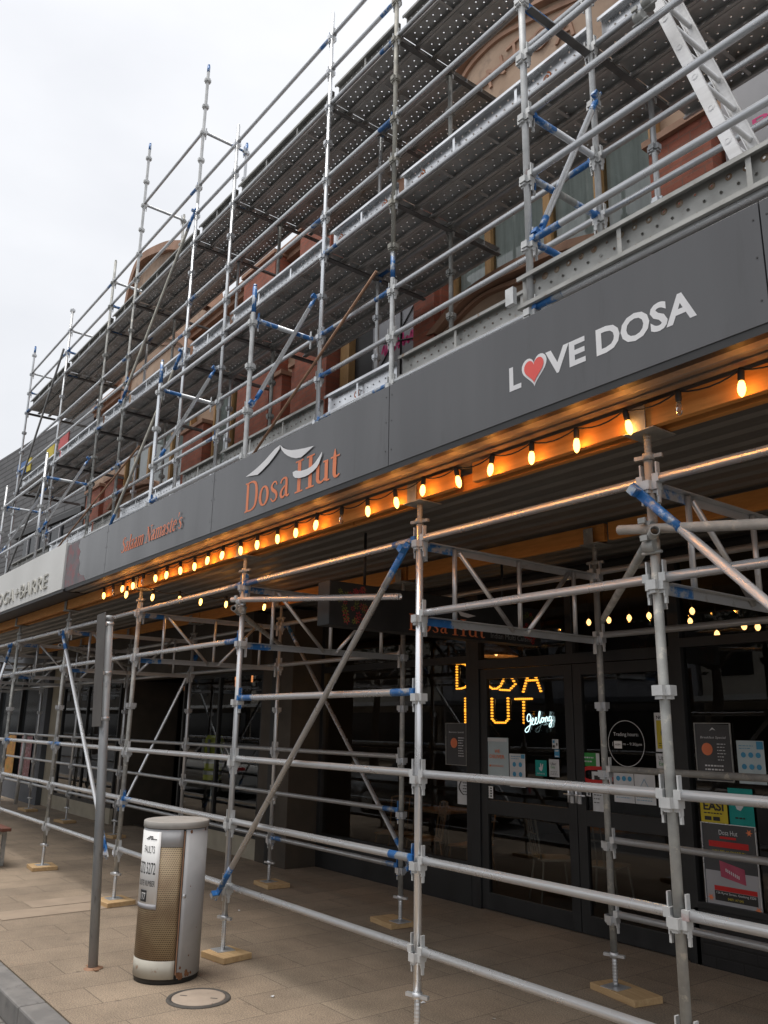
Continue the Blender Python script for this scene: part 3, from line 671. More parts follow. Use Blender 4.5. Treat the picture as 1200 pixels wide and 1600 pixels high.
# torn strip of an older sign at the left end
tp = [(-8.44, 3.43), (-7.62, 3.43), (-7.70, 3.50), (-7.86, 3.53), (-7.92, 3.60), (-7.89, 3.68), (-7.97, 3.75), (-7.92, 3.83), (-8.02, 3.90), (-7.98, 3.98), (-8.44, 3.98)]
part('torn_poster', poly_mb(tp, YT), 'torn_poster', panels[4])
ws = thing('shop_sign', (-10.5, -.32, 3.4), 'long white sign board with raised cream capitals at the left end of the awning', 'sign')
m = MB(); m.box((-20, -.345, 3.42), (-8.46, -.29, 4.03)); part('board', m, 'white_sign', ws, bevel=.004)
m = MB(); m.box((-20, -.34, 3.38), (-8.40, -.05, 3.415)); part('edge_trim', m, 'black_trim', ws)
mb = text_mb('YOGA+BARRE', 2.95, .20, bold=.0, spacing=1.15); fr = on_front(mb, -12.05, -.362, 3.510)
b0 = list(fr.f); n0 = len(fr.v); fr.v += [(p[0], -.348, p[2]) for p in fr.v[:n0]]
ed = {}
for f in b0:
    for i in range(len(f)):
        e = (f[i], f[(i+1) % len(f)]); ed[e] = 1
for (a, b) in list(ed):
    if (b, a) not in ed: fr.f.append((a, a+n0, b+n0, b)); fr.m.append(0); fr.sm.append(False)
part('lettering', fr, 'letter_cream', ws)

# ------------------------------------------------------------------ string lights
def bulb_meshes():
    g = MB(); g.lathe([(.013, -.062), (.020, -.078), (.0235, -.098), (.022, -.118), (.015, -.136), (.005, -.146), (0, -.148)], 14)
    s = MB(); s.lathe([(0, .004), (.017, .004), (.020, -.01), (.0195, -.05), (.0165, -.062), (0, -.062)], 14)
    return g, s
g_, s_ = bulb_meshes()
for q_ in (g_, s_): q_.v = [(a*.78, b*.78, c*.90) for a, b, c in q_.v]
BL, BC, SK = g_.mesh('bulb', 'bulb_lit'), g_.mesh('bulb', 'bulb_clear'), s_.mesh('socket', 'rubber')
def festoon(loc, lab, pts, unlit, power, slack=.03, zc=0):
    t = thing('string_lights', loc, lab, 'string lights', 'festoon bulb strings under the awning')
    m = MB()
    for a, b in zip(pts, pts[1:]):
        a, b = Vector(a), Vector(b); pr = a
        for k in range(1, 7):
            q = a.lerp(b, k/6); q.z -= slack*4*(k/6)*(1-k/6); m.tube(pr, q, .0042, 6, caps=False); pr = q
    part('cord', m, 'rubber', t)
    for i, p in enumerate(pts):
        o = obj('bulb', BC if i in unlit else BL, t, p, (rl.uniform(-.16, .16), rl.uniform(-.16, .16), 0))
        obj('socket', SK, o, p)
        if i not in unlit:
            li = bpy.data.lights.new('filament', 'POINT'); li.energy = power*rl.uniform(.75, 1.2); li.color = (1, .34, .05); li.shadow_soft_size = .012
            lo = bpy.data.objects.new('filament', li); col.objects.link(lo); lo.location = Vector(p)+Vector((0, 0, -.10))
    return t
pts = [(1.205-.3115*i, -.12+rl.uniform(-.008, .008), 3.352+rl.uniform(-.008, .008)) for i in range(29)]
festoon((-3, -.12, 3.3), 'long row of glowing festoon bulbs on a black cord along the awning edge', pts, {3, 12, 24, 27}, 1.15)
pts = [(-6.60, -.17, 3.25), (-6.60, .13, 3.25), (-6.50, .40, 3.245), (-6.48, .66, 3.24), (-6.42, .95, 3.235), (-6.34, 1.42, 3.24)]
festoon((-6.5, .6, 3.2), 'short row of six glowing bulbs running back under the awning', pts, set(), 1.1, .035)

# ------------------------------------------------------------------ upper scaffold on the awning roof
YF, YR, YO = 1.0, 1.765, .256
XU = [1.5, -.95, -3.41, -4.68, -7.10, -8.36, -10.78, -12.05, -14.62, -17.5]
upp = thing('scaffold', (-4.7, 1.4, 4.0), 'upper tube scaffold with perforated steel decks above the awning against the brick facade', 'scaffold')
tops = [10.6, 10.2, 9.95, 10.2, 10.15, 12.1, 12.12, 10.3, 10.36, 10.55]
mks = ['galv', 'zinc_white', 'khaki_grey', 'galv_bright', 'galv', 'galv_bright', 'galv_weathered', 'galv_weathered', 'galv', 'galv']
for i, x in enumerate(XU):
    nds = [ZU(n) for n in range(0, 15)]
    if x in (-8.36, -10.78, -3.41):       # two lifts spliced end to end
        zs = ZU(9)+.2 if x != -3.41 else ZU(3)-.06
        standard(upp, x, YF, 4.0, zs, nds, mks[i] if x != -3.41 else 'zinc_white', .28 if x == -3.41 else 0, collar='zinc_white' if x == -3.41 else None)
        standard(upp, x, YF, zs+.001, tops[i], nds, 'zinc_white' if x != -3.41 else 'khaki_grey', .12 if x != -3.41 else 0)
    else: standard(upp, x, YF, 4.0, tops[i], nds, mks[i], .15 if x == -17.5 else 0)
    bt = {-8.36: 11.0, -10.78: 10.95}.get(x, 10.0)
    standard(upp, x, YR, 4.0, bt, nds, 'galv' if i % 2 else 'galv_weathered', .16 if x in (-8.36,) else 0)
XS = [(-.975, 8.6, 'zinc_white'), (-4.84, 6.30, 'zinc_white'), (-7.28, 6.30, 'galv_bright'), (-12.28, 6.33, 'galv_bright'), (-14.98, 6.33, 'galv')]
for x, tp_, mk in XS:
    standard(upp, x, YO, 4.0, tp_, [ZU(n) for n in range(-1, 8)], mk, .30 if tp_ < 7 and x > -8 else 0, collar='zinc_white')
standard(upp, 1.5, YO, 4.0, 8.6, [ZU(n) for n in range(-1, 8)], 'galv')
# ledgers along the front
def sub(i, n): return rl.random() < .28
for i in range(len(XU)-1):
    a, b = XU[i], XU[i+1]
    for n in (0, 1, 2, 4, 5, 6, 8, 9, 10):
        if i >= 8 and n == 1: continue
        mk = 'galv_bright' if n < 7 else 'galv'
        ledger(upp, b, a, YF, ZU(n), mk, sub(i, n), sub(i, n))
    for n in (0, 1, 4, 5, 8):
        ledger(upp, b, a, YR, ZU(n), 'galv', sub(i, n), False)
ledger(upp, -10.78, -8.36, YF, ZU(12), 'galv')
for a, b, ns in [(1.5, -.975, (-1, 0, 1, 2, 3)), (-4.84, -7.28, (-1, 0, 2)), (-12.28, -14.98, (-1, 0, 2))]:
    for n in ns: ledger(upp, b, a, YO, ZU(n), 'galv_bright', sub(0, n), n in (2, 3) and a > 0)
# transoms front to back
def angle_transom(x, z, y1=2.5, blue=0):
    m = MB()
    m.box((x-.003, YF+.04, z-.03), (x+.003, y1, z+.028)); m.box((x+.003, YF+.04, z-.03), (x+.055, y1, z-.024))
    if blue: m.box((x-.005, YF+.04, z-.028), (x+.006, YF+.26, z+.03), 1)
    m.box((x-.012, YF+.03, z-.1), (x+.012, YF+.045, z+.07), 2)
    part('transom', m, ['transom_steel', 'blue_paint', 'zinc_white'], upp)
for i, x in enumerate(XU):
    for n in (0, 4, 8): angle_transom(x, ZU(n)-.002, 1.95 if i in (1, 7) else 2.46, rl.random() < .25)
    if x in (-8.36, -10.78): cross_ledger(upp, x, YF, YR, ZU(12), 'galv', False, x == -8.36)
for x in XU[7:]:
    for n in (9, 10): cross_ledger(upp, x, YF, YR, ZU(n), 'galv', n == 9, False)
for x, tp_, mk in XS:
    cross_ledger(upp, x+.03, YO, YF, ZU(2), 'galv', True, rl.random() < .6)
    if x == -.975:
        cross_ledger(upp, x+.02, YO, YF, ZU(0), 'galv', True, False); cross_ledger(upp, x+.02, YO, YF, ZU(1), 'galv_weathered', True, True)
        m = MB(); z = ZU(4); m.box((x-.003, YO+.04, z-.05), (x+.003, YF-.04, z+.05)); m.box((x+.003, YO+.04, z-.05), (x+.06, YF-.04, z-.044)); m.box((x-.005, YO+.035, z-.053), (x+.006, YO+.34, z+.053), 1)
        part('transom', m, ['transom_steel', 'blue_paint'], upp)
    brace(upp, (x+.06, YO+.02, ZU(0)+.05), (x+.10, YF-.04, ZU(3)+.02))
brace(upp, (-8.26, .93, ZU(9)+.02), (-10.72, .93, ZU(4)+.12), 'khaki_grey'); brace(upp, (-8.30, .93, ZU(4)+.2), (-10.72, .93, ZU(0)-.1), 'khaki_grey')
brace(upp, (-14.68, .93, ZU(9)+.1), (-17.4, .93, ZU(3)+.1), 'transom_steel', False); brace(upp, (-14.7, .93, ZU(4)), (-17.42, .93, ZU(0)-.2), 'transom_steel', False)
m = MB(); m.tube((-3.62, .955, 6.19), (-6.25, .94, 4.70), .0155, 12); part('rusty_tube', m, 'rust_tube', upp)
m = MB(); m.tube((-9.75, .955, 5.97), (-14.4, .94, 4.69), .0155, 12); part('rusty_tube', m, 'rust_tube', upp)
m = MB(); m.tube((-.30, -.05, 6.92), (.10, .85, 6.42), .0242, 14, 0, hollow=.85)
for c in ((-.02, .24, 5.98), (.03, .26, 6.07), (.0, .245, 6.40)): coupler(m, c)
part('loose_tube', m, 'galv_weathered', upp)

# perforated steel planks: real holes punched in the sheet
_pl = {}
def plank_mesh(L, mk, w=.232, h=.06, near=True, rings=False):
    key = (round(L, 2), mk, near, rings)
    if key in _pl: return _pl[key]
    m = MB(); hw = w/2; step = .098 if near else .14; nx = max(2, int((L-.06)/step)); x0 = (L-nx*step)/2
    rows = [-.066, 0, .066]; rh = .033; ro = .0095; k = 8
    m.face([(0, -hw, 0), (L, -hw, 0), (L, rows[0]-rh, 0), (0, rows[0]-rh, 0)]); m.face([(0, rows[2]+rh, 0), (L, rows[2]+rh, 0), (L, hw, 0), (0, hw, 0)])
    for rw in rows:
        for (a, b) in ((0, x0), (x0+nx*step, L)): m.face([(a, rw-rh, 0), (b, rw-rh, 0), (b, rw+rh, 0), (a, rw+rh, 0)])
        for i in range(nx):
            cx = x0+(i+.5)*step+(step*.25 if rw == 0 else -step*.25); xl, xr = x0+i*step, x0+(i+1)*step
            inn = [(cx+ro*math.cos(2*PI*(j+.5)/k), rw+ro*math.sin(2*PI*(j+.5)/k)) for j in range(k)]
            outp = []
            for (px, py) in inn:
                dx, dy = px-cx, py-rw; sx_ = (xr-cx)/abs(dx) if dx > 0 else (cx-xl)/abs(dx); s2 = rh/abs(dy); s_m = min(sx_, s2)
                outp.append((cx+dx*s_m, rw+dy*s_m))
            # snap corners of the cell
            for (qx, qy) in ((xl, rw-rh), (xr, rw-rh), (xr, rw+rh), (xl, rw+rh)):
                j = min(range(k), key=lambda t: (math.atan2(outp[t][1]-rw, outp[t][0]-cx)-math.atan2(qy-rw, qx-cx)+PI) % (2*PI) if False else (outp[t][0]-qx)**2+(outp[t][1]-qy)**2)
                outp[j] = (qx, qy)
            b = len(m.v); m.v += [(p[0], p[1], 0) for p in outp]+[(p[0], p[1], 0) for p in inn]+[(p[0]+(cx-p[0])*.1, p[1]+(rw-p[1])*.1, -.006) for p in inn]
            if rings and rw != 0 and rl.random() < .9:
                q = rl.uniform(.018, .026); m.lathe([(.0095, -.0075), (.0135, -.0085), (q, -.0015)], 12, 1, (cx, rw, 0))
            for j in range(k):
                jj = (j+1) % k; m.f.append((b+j, b+jj, b+k+jj, b+k+j)); m.m.append(0); m.sm.append(False)
                m.f.append((b+k+j, b+k+jj, b+2*k+jj, b+2*k+j)); m.m.append(0); m.sm.append(False)
    for sg in (-1, 1):
        y = hw*sg; m.box((0, min(y, y-.0025*sg), -h), (L, max(y, y-.0025*sg), -.0005))
        yi = y-.028*sg; m.box((0, min(y-.003*sg, yi), -h), (L, max(y-.003*sg, yi), -h+.0025)); m.box((0, min(yi, yi+.0025*sg), -h+.003), (L, max(yi, yi+.0025*sg), -h+.014))
    ns = max(1, int(L/.8))
    for i in range(1, ns+1):
        xx = L*i/(ns+1); m.box((xx-.015, -hw+.003, -h+.016), (xx+.015, hw-.003, -h+.02))
    _pl[key] = m.mesh('plank', [mk, 'weld_rust']); return _pl[key]
yrow = [1.150, 1.386, 1.622, 1.912, 2.148, 2.384]
cnt = 0
for n in (4, 8):
    for i in range(len(XU)-1):
        a, b = XU[i], XU[i+1]; L_ = a-b-.006
        for y in yrow:
            if y > (2.2, 1.95, 2.5, 2.5, 1.95, 1.95, 1.95, 1.95, 1.95)[i] or (n == 8 and i in (0, 1) and y > 1.8): continue
            obj('plank', plank_mesh(L_, 'plank_steel', near=i < 5), upp, (b+.003, y, ZU(n)+.095+rl.uniform(-.002, .002)))
for y in (.40, .64, .86):
    obj('plank', plank_mesh(2.4, 'plank_steel'), upp, (-.95, y, ZU(-1)+.12))
for y in (1.145, 1.385):
    for i in (0, 1): obj('plank', plank_mesh(XU[i]-XU[i+1]-.05, 'plank_steel'), upp, (XU[i+1]+.025, y, ZU(0)+.09))
def swirl(x, y, z, s=.05):
    m = MB(); pts = [(s*(.35+.65*t/14)*math.cos(.55*t), s*(.35+.65*t/14)*math.sin(.55*t), s*.28) for t in range(15)]
    ribbon(m, pts, 0, lambda u, v, l: (x+u, y, z+v)); ribbon(m, [(s*.1, s*.1, s*.28), (s*.9, -s*.8, s*.24)], 1, lambda u, v, l: (x+u, y-.0004, z+v)); return m
# toe boards: planks set on edge, open side to the street
for n in (0, 4, 8):
    for i in range(len(XU)-1):
        a, b = XU[i], XU[i+1]; L_ = a-b-.09
        mk = 'toe_bright' if (n == 4 or (n == 0 and i in (2, 5, 7))) else 'toe_dull'
        o = obj('toe_board', plank_mesh(L_, mk), upp, (b+.045, YF+.035+.06+rl.uniform(-.002, .006), ZU(n)+.075+.116), (-PI/2, 0, 0))
        if (n, i) in ((0, 2), (4, 2), (4, 1), (0, 7)):
            for fx_ in ((.45,) if n == 0 else (.12, .8)):
                part('painted_mark', swirl(b+.045+L_*fx_, YF+.035-.0, ZU(n)+.17), 'stencil_orange', upp) if False else None
                q = swirl(b+.045+L_*fx_, YF+.088, ZU(n)+.18).mesh('painted_mark', 'stencil_orange'); q.transform(Matrix.Translation(-WP[upp.name])); obj('painted_mark', q, upp, WP[upp.name])
obj('toe_board', plank_mesh(2.4, 'toe_dull', rings=True), upp, (-1.05, YO+.01, ZU(-1)+.045+.116), (-PI/2, 0, 0))
m = MB(); m.box((-1.12, .17, 4.48), (-1.05, .205, 4.60)); part('toe_board_clip', m, 'zinc_white', upp)

# aluminium ladder
ld = thing('ladder', (.5, .6, 4.49), 'silver aluminium ladder leaning up through the scaffold at the top right', 'ladder')
B0, T0 = Vector((.49, .42, 4.50)), Vector((-.52, .42, 7.95)); dd = (T0-B0).normalized(); Ln = (T0-B0).length
ax = dd.cross(Vector((0, 1, 0))).normalized(); wv = Vector((0, .42, 0))
for k in (0, 1):
    m = MB(); c = (B0+T0)/2+wv*k; iy = Vector((0, 1, 0))
    m.obox(c, dd*(Ln/2), iy*.003, ax*.034)
    for sg in (-1, 1): m.obox(c+ax*.0335*sg+iy*(.012 if k == 0 else -.012), dd*(Ln/2), iy*.009, ax*.003)
    sgn = -1 if k == 0 else 1
    part('stile', m, 'aluminium', ld)
r_ = .2
while r_ < Ln-.1:
    m = MB(); p = B0+dd*r_; m.tube(p-Vector((0, .006, 0)), p+wv+Vector((0, .006, 0)), .017, 12, 0, hollow=.8); m.tube(p-Vector((0, .0045, 0)), p-Vector((0, .003, 0)), .023, 12, 0); part('rung', m, 'aluminium', ld); r_ += .28

# ------------------------------------------------------------------ the brick building above the awning
YW = 2.9
hb = thing('brick_building', (-7.5, 3.2, 3.3), 'old red brick and terracotta building with arched pediments behind the scaffold', 'building')
m = MB(); m.box((-18.5, YW+.10, 3.45), (4, YW+.5, 9.0)); part('wall', m, 'terracotta_pale', hb)
m = MB(); m.box((-18.5, YW+.09, 9.0), (4, YW+.5, 9.6)); m.box((-18.5, YW-.12, 9.6), (4, YW+.5, 9.74)); m.box((-18.5, YW-.04, 9.5), (4, YW+.3, 9.6)); part('cornice', m, 'terracotta', hb)
def pier(x0, x1, y0=YW-.18, z1=7.25, mk='red_brick'):
    m = MB(); m.box((x0, y0, 3.45), (x1, YW+.10, z1)); p = part('pier', m, mk, hb)
    m = MB(); m.box((x0-.04, y0-.05, z1), (x1+.04, YW+.098, z1+.07)); part('capital', m, 'terracotta', p)
for a, b in ((-1.62, -.98), (-5.08, -4.64), (-9.15, -8.5), (-8.2, -7.30), (-12.25, -11.35), (-17.9, -16.9), (-16.55, -15.9)): pier(a, b)
for a, b in ((-9.9, -8.8), (-8.0, -7.1), (-5.1, -4.7)): pier(a, b, YW-.25, 9.55)
def window(x0, x1, z0, z1, lights):
    m = MB(); y0, y1 = YW-.02, YW+.09; wf = .07
    m.box((x0, y0, z0), (x0+wf, y1, z1)); m.box((x1-wf, y0, z0), (x1, y1, z1)); m.box((x0+wf, y0, z0), (x1-wf, y1, z0+wf)); m.box((x0+wf, y0, z1-wf), (x1-wf, y1, z1))
    for t in lights: m.box((t-.05, y0-.004, z0+wf), (t+.05, y1-.002, z1-wf))
    f = part('window', m, 'frame_timber', hb)
    m = MB(); m.face([(x0+wf, YW+.03, z0+wf), (x1-wf, YW+.03, z0+wf), (x1-wf, YW+.03, z1-wf), (x0+wf, YW+.03, z1-wf)]); part('pane', m, 'upper_glass', f)
    m = MB(); xs = x0+wf; k = 0; pr = None
    while xs < x1-wf:
        p = (xs, YW+.072+.010*math.sin(k*1.3)+.006*math.sin(k*.7)); k += 1
        if pr: m.face([(pr[0], pr[1], z0+wf), (p[0], p[1], z0+wf), (p[0], p[1], z1-wf), (pr[0], pr[1], z1-wf)], 0, True)
        pr = p; xs += .035
    part('curtain', m, 'curtain', f)
window(-4.62, -1.64, 6.05, 8.1, (-3.98, -3.05, -2.35)); window(-11.3, -9.2, 5.2, 8.1, (-10.6, -9.9)); window(-15.85, -12.3, 6.2, 8.1, (-15.2, -14.4, -13.2))
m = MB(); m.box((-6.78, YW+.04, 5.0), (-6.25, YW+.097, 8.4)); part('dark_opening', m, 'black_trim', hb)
m = MB(); m.box((-7.02, YW-.06, 5.0), (-6.80, YW+.09, 8.3)); part('door_frame', m, 'frame_timber', hb)
bn = thing('banner', (-5.6, YW-.04, 6.3), 'pale grey banner with pink lettering between the brick pier and the dark opening', 'banner', 'grey banners on the brick facade')
m = MB(); m.box((-6.24, YW-.04, 5.7), (-5.10, YW-.03, 7.9)); part('sheet', m, 'banner_grey', bn)
m = MB()
for a, b in (((-6.1, 6.5), (-5.2, 7.3)), ((-5.6, 6.3), (-5.6, 7.6)), ((-6.2, 6.95), (-5.1, 6.65))): m.tube((a[0], YW-.055, a[1]), (b[0], YW-.055, b[1]), .012, 6)
part('stay', m, 'black_trim', bn)
mb = text_mb('pink', .8, .26, bold=.02, shear=.3)
m = MB()
for k in range(7):
    x = -5.98+k*.1; ribbon(m, catmull([(x-.05, .0, .035), (x, .10+.05*math.sin(k*2.1), .05), (x+.03, -.03, .05), (x+.08, .06, .03)]), k, lambda u, v, l: (u, YW-.043-l*.0004, 6.74+v))
part('lettering', m, 'letter_pink', bn)
bn2 = thing('banner', (-.5, YW-.04, 6.3), 'pale grey banner with pink lettering beside the ladder at the right edge', 'banner', 'grey banners on the brick facade')
m = MB(); m.box((-.93, YW-.04, 5.7), (.8, YW-.03, 7.6)); part('sheet', m, 'banner_grey', bn2)
mb = text_mb('PI', .20, .10, bold=.01); part('lettering', on_front(mb, -.66, YW-.043, 6.93), 'letter_pink', bn2)

def arch_band(pts, d0, d1, y0, y1):
    """moulding following an outline, its width growing inwards"""
    m = MB(); n = len(pts); cx = sum(p[0] for p in pts)/n; cz = min(p[1] for p in pts)
    def off(p, d):
        v = Vector((cx-p[0], cz-p[1])); v.normalize(); return (p[0]+v.x*d, p[1]+v.y*d)
    for i in range(n-1):
        a0, a1 = off(pts[i], d0), off(pts[i], d1); b0_, b1_ = off(pts[i+1], d0), off(pts[i+1], d1)
        m.face([(a0[0], y0, a0[1]), (b0_[0], y0, b0_[1]), (b1_[0], y0, b1_[1]), (a1[0], y0, a1[1])]); m.face([(a0[0], y0, a0[1]), (a0[0], y1, a0[1]), (b0_[0], y1, b0_[1]), (b0_[0], y0, b0_[1])])
        m.face([(a1[0], y0, a1[1]), (b1_[0], y0, b1_[1]), (b1_[0], y1, b1_[1]), (a1[0], y1, a1[1])])
    return m
def smooth2(p): return [(q[0], q[1]) for q in catmull([(a, b, 0) for a, b in p], 5)]
def tympanum(dx, letters):
    outl = smooth2([(-4.78, 8.6), (-4.74, 9.15), (-4.66, 9.55), (-4.51, 9.90), (-4.36, 10.09), (-4.10, 10.22), (-3.69, 10.26), (-3.29, 10.18), (-2.62, 9.95), (-1.9, 9.62), (-1.3, 9.2), (-1.1, 8.6)])
    outl = [(a+dx, b) for a, b in outl]
    f = part('tympanum', poly_mb(outl, YW-.10), 'terracotta_pale', hb)
    part('arch_moulding', arch_band(outl, -.16, .02, YW-.20, YW), 'terracotta', f); part('arch_moulding', arch_band(outl, .10, .16, YW-.14, YW-.099), 'terracotta', f)
    for ch, x, z, rz, s in letters:
        mb = text_mb(ch, None, s, bold=.0); mb.xform(Matrix.Rotation(rz, 4, 'Z')); fr = on_front(mb, x+dx, YW-.125, z)
        n0 = len(fr.v); b0 = list(fr.f); fr.v += [(p[0], YW-.099, p[2]) for p in fr.v[:n0]]; ed = {(q[i], q[(i+1) % len(q)]) for q in b0 for i in range(len(q))}
        for (a, b) in ed:
            if (b, a) not in ed: fr.f.append((a, a+n0, b+n0, b)); fr.m.append(0); fr.sm.append(False)
        part('lettering', fr, 'terracotta', f)
LT = [('I', -4.46, 9.20, .5, .3), ('D', -4.36, 9.28, .4, .3), ('E', -4.06, 9.37, .3, .3), ('N', -3.80, 9.50, .2, .3), ('T', -3.48, 9.58, .1, .3), ('O', -3.12, 9.48, -.05, .3), ('A', -2.75, 9.36, -.2, .3)]
tympanum(0, LT); tympanum(-11.2, [])
# upper pediments above the top deck
def pediment(dx):
    o = [(a+dx, b) for a, b in smooth2([(-5.5, 9.76), (-5.3, 11.6), (-5.06, 12.42), (-4.55, 12.70), (-3.5, 12.45), (-2.5, 12.05), (-1.3, 11.3), (-.6, 9.76)])]
    f = part('pediment', poly_mb(o, YW-.05), 'terracotta_pale', hb); part('arch_moulding', arch_band(o, -.18, .03, YW-.2, YW+.2), 'terracotta', f)
    m = MB(); b = poly_mb(o, YW+.3); part('pediment_back', b, 'terracotta', f)
pediment(-11.15)
for dx in (0, -11.2):
    o = [(a+dx, b) for a, b in smooth2([(-4.75, 6.46), (-4.47, 6.60), (-4.21, 6.71), (-3.93, 6.765), (-3.47, 6.77), (-2.95, 6.72), (-2.3, 6.58), (-1.9, 6.42), (-1.6, 6.2)])]
    part('arch_moulding', arch_band(o, -.05, .10, YW-.30, YW), 'terracotta', hb); part('arch_moulding', arch_band(o, .14, .20, YW-.22, YW), 'terracotta', hb)
    part('arch_panel', poly_mb([(o[0][0], 5.5)]+o+[(o[-1][0], 5.5)], YW-.16), 'terracotta_pale', hb)

# far clad building along the street
fb = thing('clad_building', (-24, 2.6, 0), 'grey clad building with red, yellow and blue square panels beyond the brick building', 'building')
A, B = Vector((-18.52, 2.88, 0)), Vector((-52, -.15, 0)); dv = (B-A).normalized(); nv = Vector((dv.y, -dv.x, 0)); nv = nv if nv.y < 0 else -nv
mw = Matrix.Translation(A) @ Matrix(((-dv.x, -nv.x, 0, 0), (-dv.y, -nv.y, 0, 0), (0, 0, 1, 0), (0, 0, 0, 1)))
m = MB(); m.box((-33, 0, 3.4), (0, 1, 10.0)); me = m.mesh('wall', 'grey_cladding'); o = obj('wall', me, fb, A); o.rotation_euler = mw.to_euler()
def on_far(x0, x1, z0, z1, y0, y1): m = MB(); m.box((x0, y0, z0), (x1, y1, z1)); return m.xform(mw)
sq = part('coloured_panel', on_far(-2.20, -1.55, 8.85, 9.55, -.03, -.001), 'square_red', fb)
part('coloured_panel', on_far(-3.05, -2.50, 8.95, 9.45, -.03, -.001), 'square_yellow', fb); part('coloured_panel', on_far(-4.55, -4.25, 9.0, 9.4, -.03, -.001), 'square_yellow', fb); part('coloured_panel', on_far(-5.35, -4.58, 9.0, 9.4, -.03, -.001), 'square_blue', fb)
part('window', on_far(-4.0, -1.2, 5.0, 6.9, -.02, -.001), 'window_dark', fb)
for k in range(4): part('glazing_bar', on_far(-3.6+k*.75, -3.55+k*.75, 5.0, 6.9, -.06, -.021), 'banner_grey', fb)
m = MB(); m.box((-4.7, -.08, 6.95), (0, -.001, 7.1)); part('sill', m.xform(mw), 'black_trim', fb)

# ------------------------------------------------------------------ shopfront with the black doors
sf = thing('shopfront', (-3, YS, 0), 'black framed restaurant shopfront with double glass doors under the awning', 'shopfront')
def fbox(x0, x1, z0, z1, y0=YS-.04, y1=YS+.06): m = MB(); m.box((x0, y0, z0), (x1, y1, z1)); return m
def join(*ms):
    m = MB()
    for q in ms:
        b = len(m.v); m.v += q.v; m.f += [tuple(b+i for i in f) for f in q.f]; m.m += q.m; m.sm += q.sm
    return m
part('stall_riser', fbox(-7.50, -4.51, 0, .36), 'shop_black', sf, .004); part('stall_riser', fbox(-1.90, 3.2, 0, .42), 'black_brick', sf)
fr = join(fbox(-7.50, -7.42, .36, 3.36), fbox(-4.57, -4.50, .36, 3.36), fbox(-7.42, -4.57, .362, .42), fbox(-7.42, -4.57, 2.50, 2.58), fbox(-7.42, -4.57, 3.28, 3.36))
f = part('window', fr, 'shop_black', sf, .003)
def pane(x0, x1, z0, z1, par, y=YS+.01): m = MB(); m.face([(x0, y, z0), (x1, y, z0), (x1, y, z1), (x0, y, z1)]); return part('pane', m, 'shop_glass', par)
pane(-7.42, -4.57, .42, 2.50, f); pane(-7.42, -4.57, 2.58, 3.28, f)
fr = join(fbox(-1.97, -1.86, .0, 3.36), fbox(-1.86, 3.2, .422, .47), fbox(-1.86, 3.2, 2.50, 2.58), fbox(-1.86, 3.2, 3.28, 3.36), fbox(.4, .48, .47, 2.50))
f = part('window', fr, 'shop_black', sf, .003); pane(-1.86, .4, .47, 2.5, f); pane(.48, 3.2, .47, 2.5, f); pane(-1.86, 3.2, 2.58, 3.28, f)
fr = join(fbox(-4.50, -4.37, 0, 3.36), fbox(-4.37, -1.97, 2.42, 2.52), fbox(-4.37, -1.97, 3.28, 3.36), fbox(-3.13, -3.05, 2.52, 3.28))
f = part('door_frame', fr, 'shop_black', sf, .003); pane(-4.37, -3.13, 2.52, 3.28, f); pane(-3.05, -1.97, 2.52, 3.28, f)
def door(x0, x1, hx):
    y0, y1 = YS-.02, YS+.03; s = .10
    m = join(fbox(x0, x0+s, .01, 2.415, y0, y1), fbox(x1-s, x1, .01, 2.415, y0, y1), fbox(x0+s, x1-s, .01, .17, y0, y1), fbox(x0+s, x1-s, .93, 1.07, y0, y1), fbox(x0+s, x1-s, 2.31, 2.415, y0, y1))
    d = part('door', m, 'shop_black', sf, .003); pane(x0+s, x1-s, .17, .93, d, YS+.005); pane(x0+s, x1-s, 1.07, 2.31, d, YS+.005)
    m = MB(); m.tube((hx, YS-.075, 1.13), (hx, YS-.075, 1.30), .011, 8); m.box((hx-.02, YS-.03, 1.12), (hx+.02, YS-.02, 1.26)); m.tube((hx, YS-.022, 1.20), (hx, YS-.075, 1.20), .009, 8); m.tube((hx-.06, YS-.075, 1.2), (hx+.10, YS-.075, 1.2), .009, 8); part('handle', m, 'galv_bright', d)
door(-4.368, -3.085, -3.13); door(-3.075, -1.972, -3.04)
m = MB(); m.box((-20, YS+.02, 3.362), (4, YS+.2, 3.398)); part('head_beam', m, 'shop_black', sf)
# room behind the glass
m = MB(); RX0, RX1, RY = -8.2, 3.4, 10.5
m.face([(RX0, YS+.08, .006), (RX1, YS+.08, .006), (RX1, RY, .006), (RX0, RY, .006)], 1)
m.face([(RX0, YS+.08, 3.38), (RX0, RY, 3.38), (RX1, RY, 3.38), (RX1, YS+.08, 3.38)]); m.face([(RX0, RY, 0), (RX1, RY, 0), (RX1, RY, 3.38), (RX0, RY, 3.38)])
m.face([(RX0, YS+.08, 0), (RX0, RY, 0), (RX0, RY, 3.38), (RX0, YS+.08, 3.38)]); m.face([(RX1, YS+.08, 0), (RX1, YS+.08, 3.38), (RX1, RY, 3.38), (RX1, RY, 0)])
part('room', m, ['room_dark', 'room_floor'], sf)
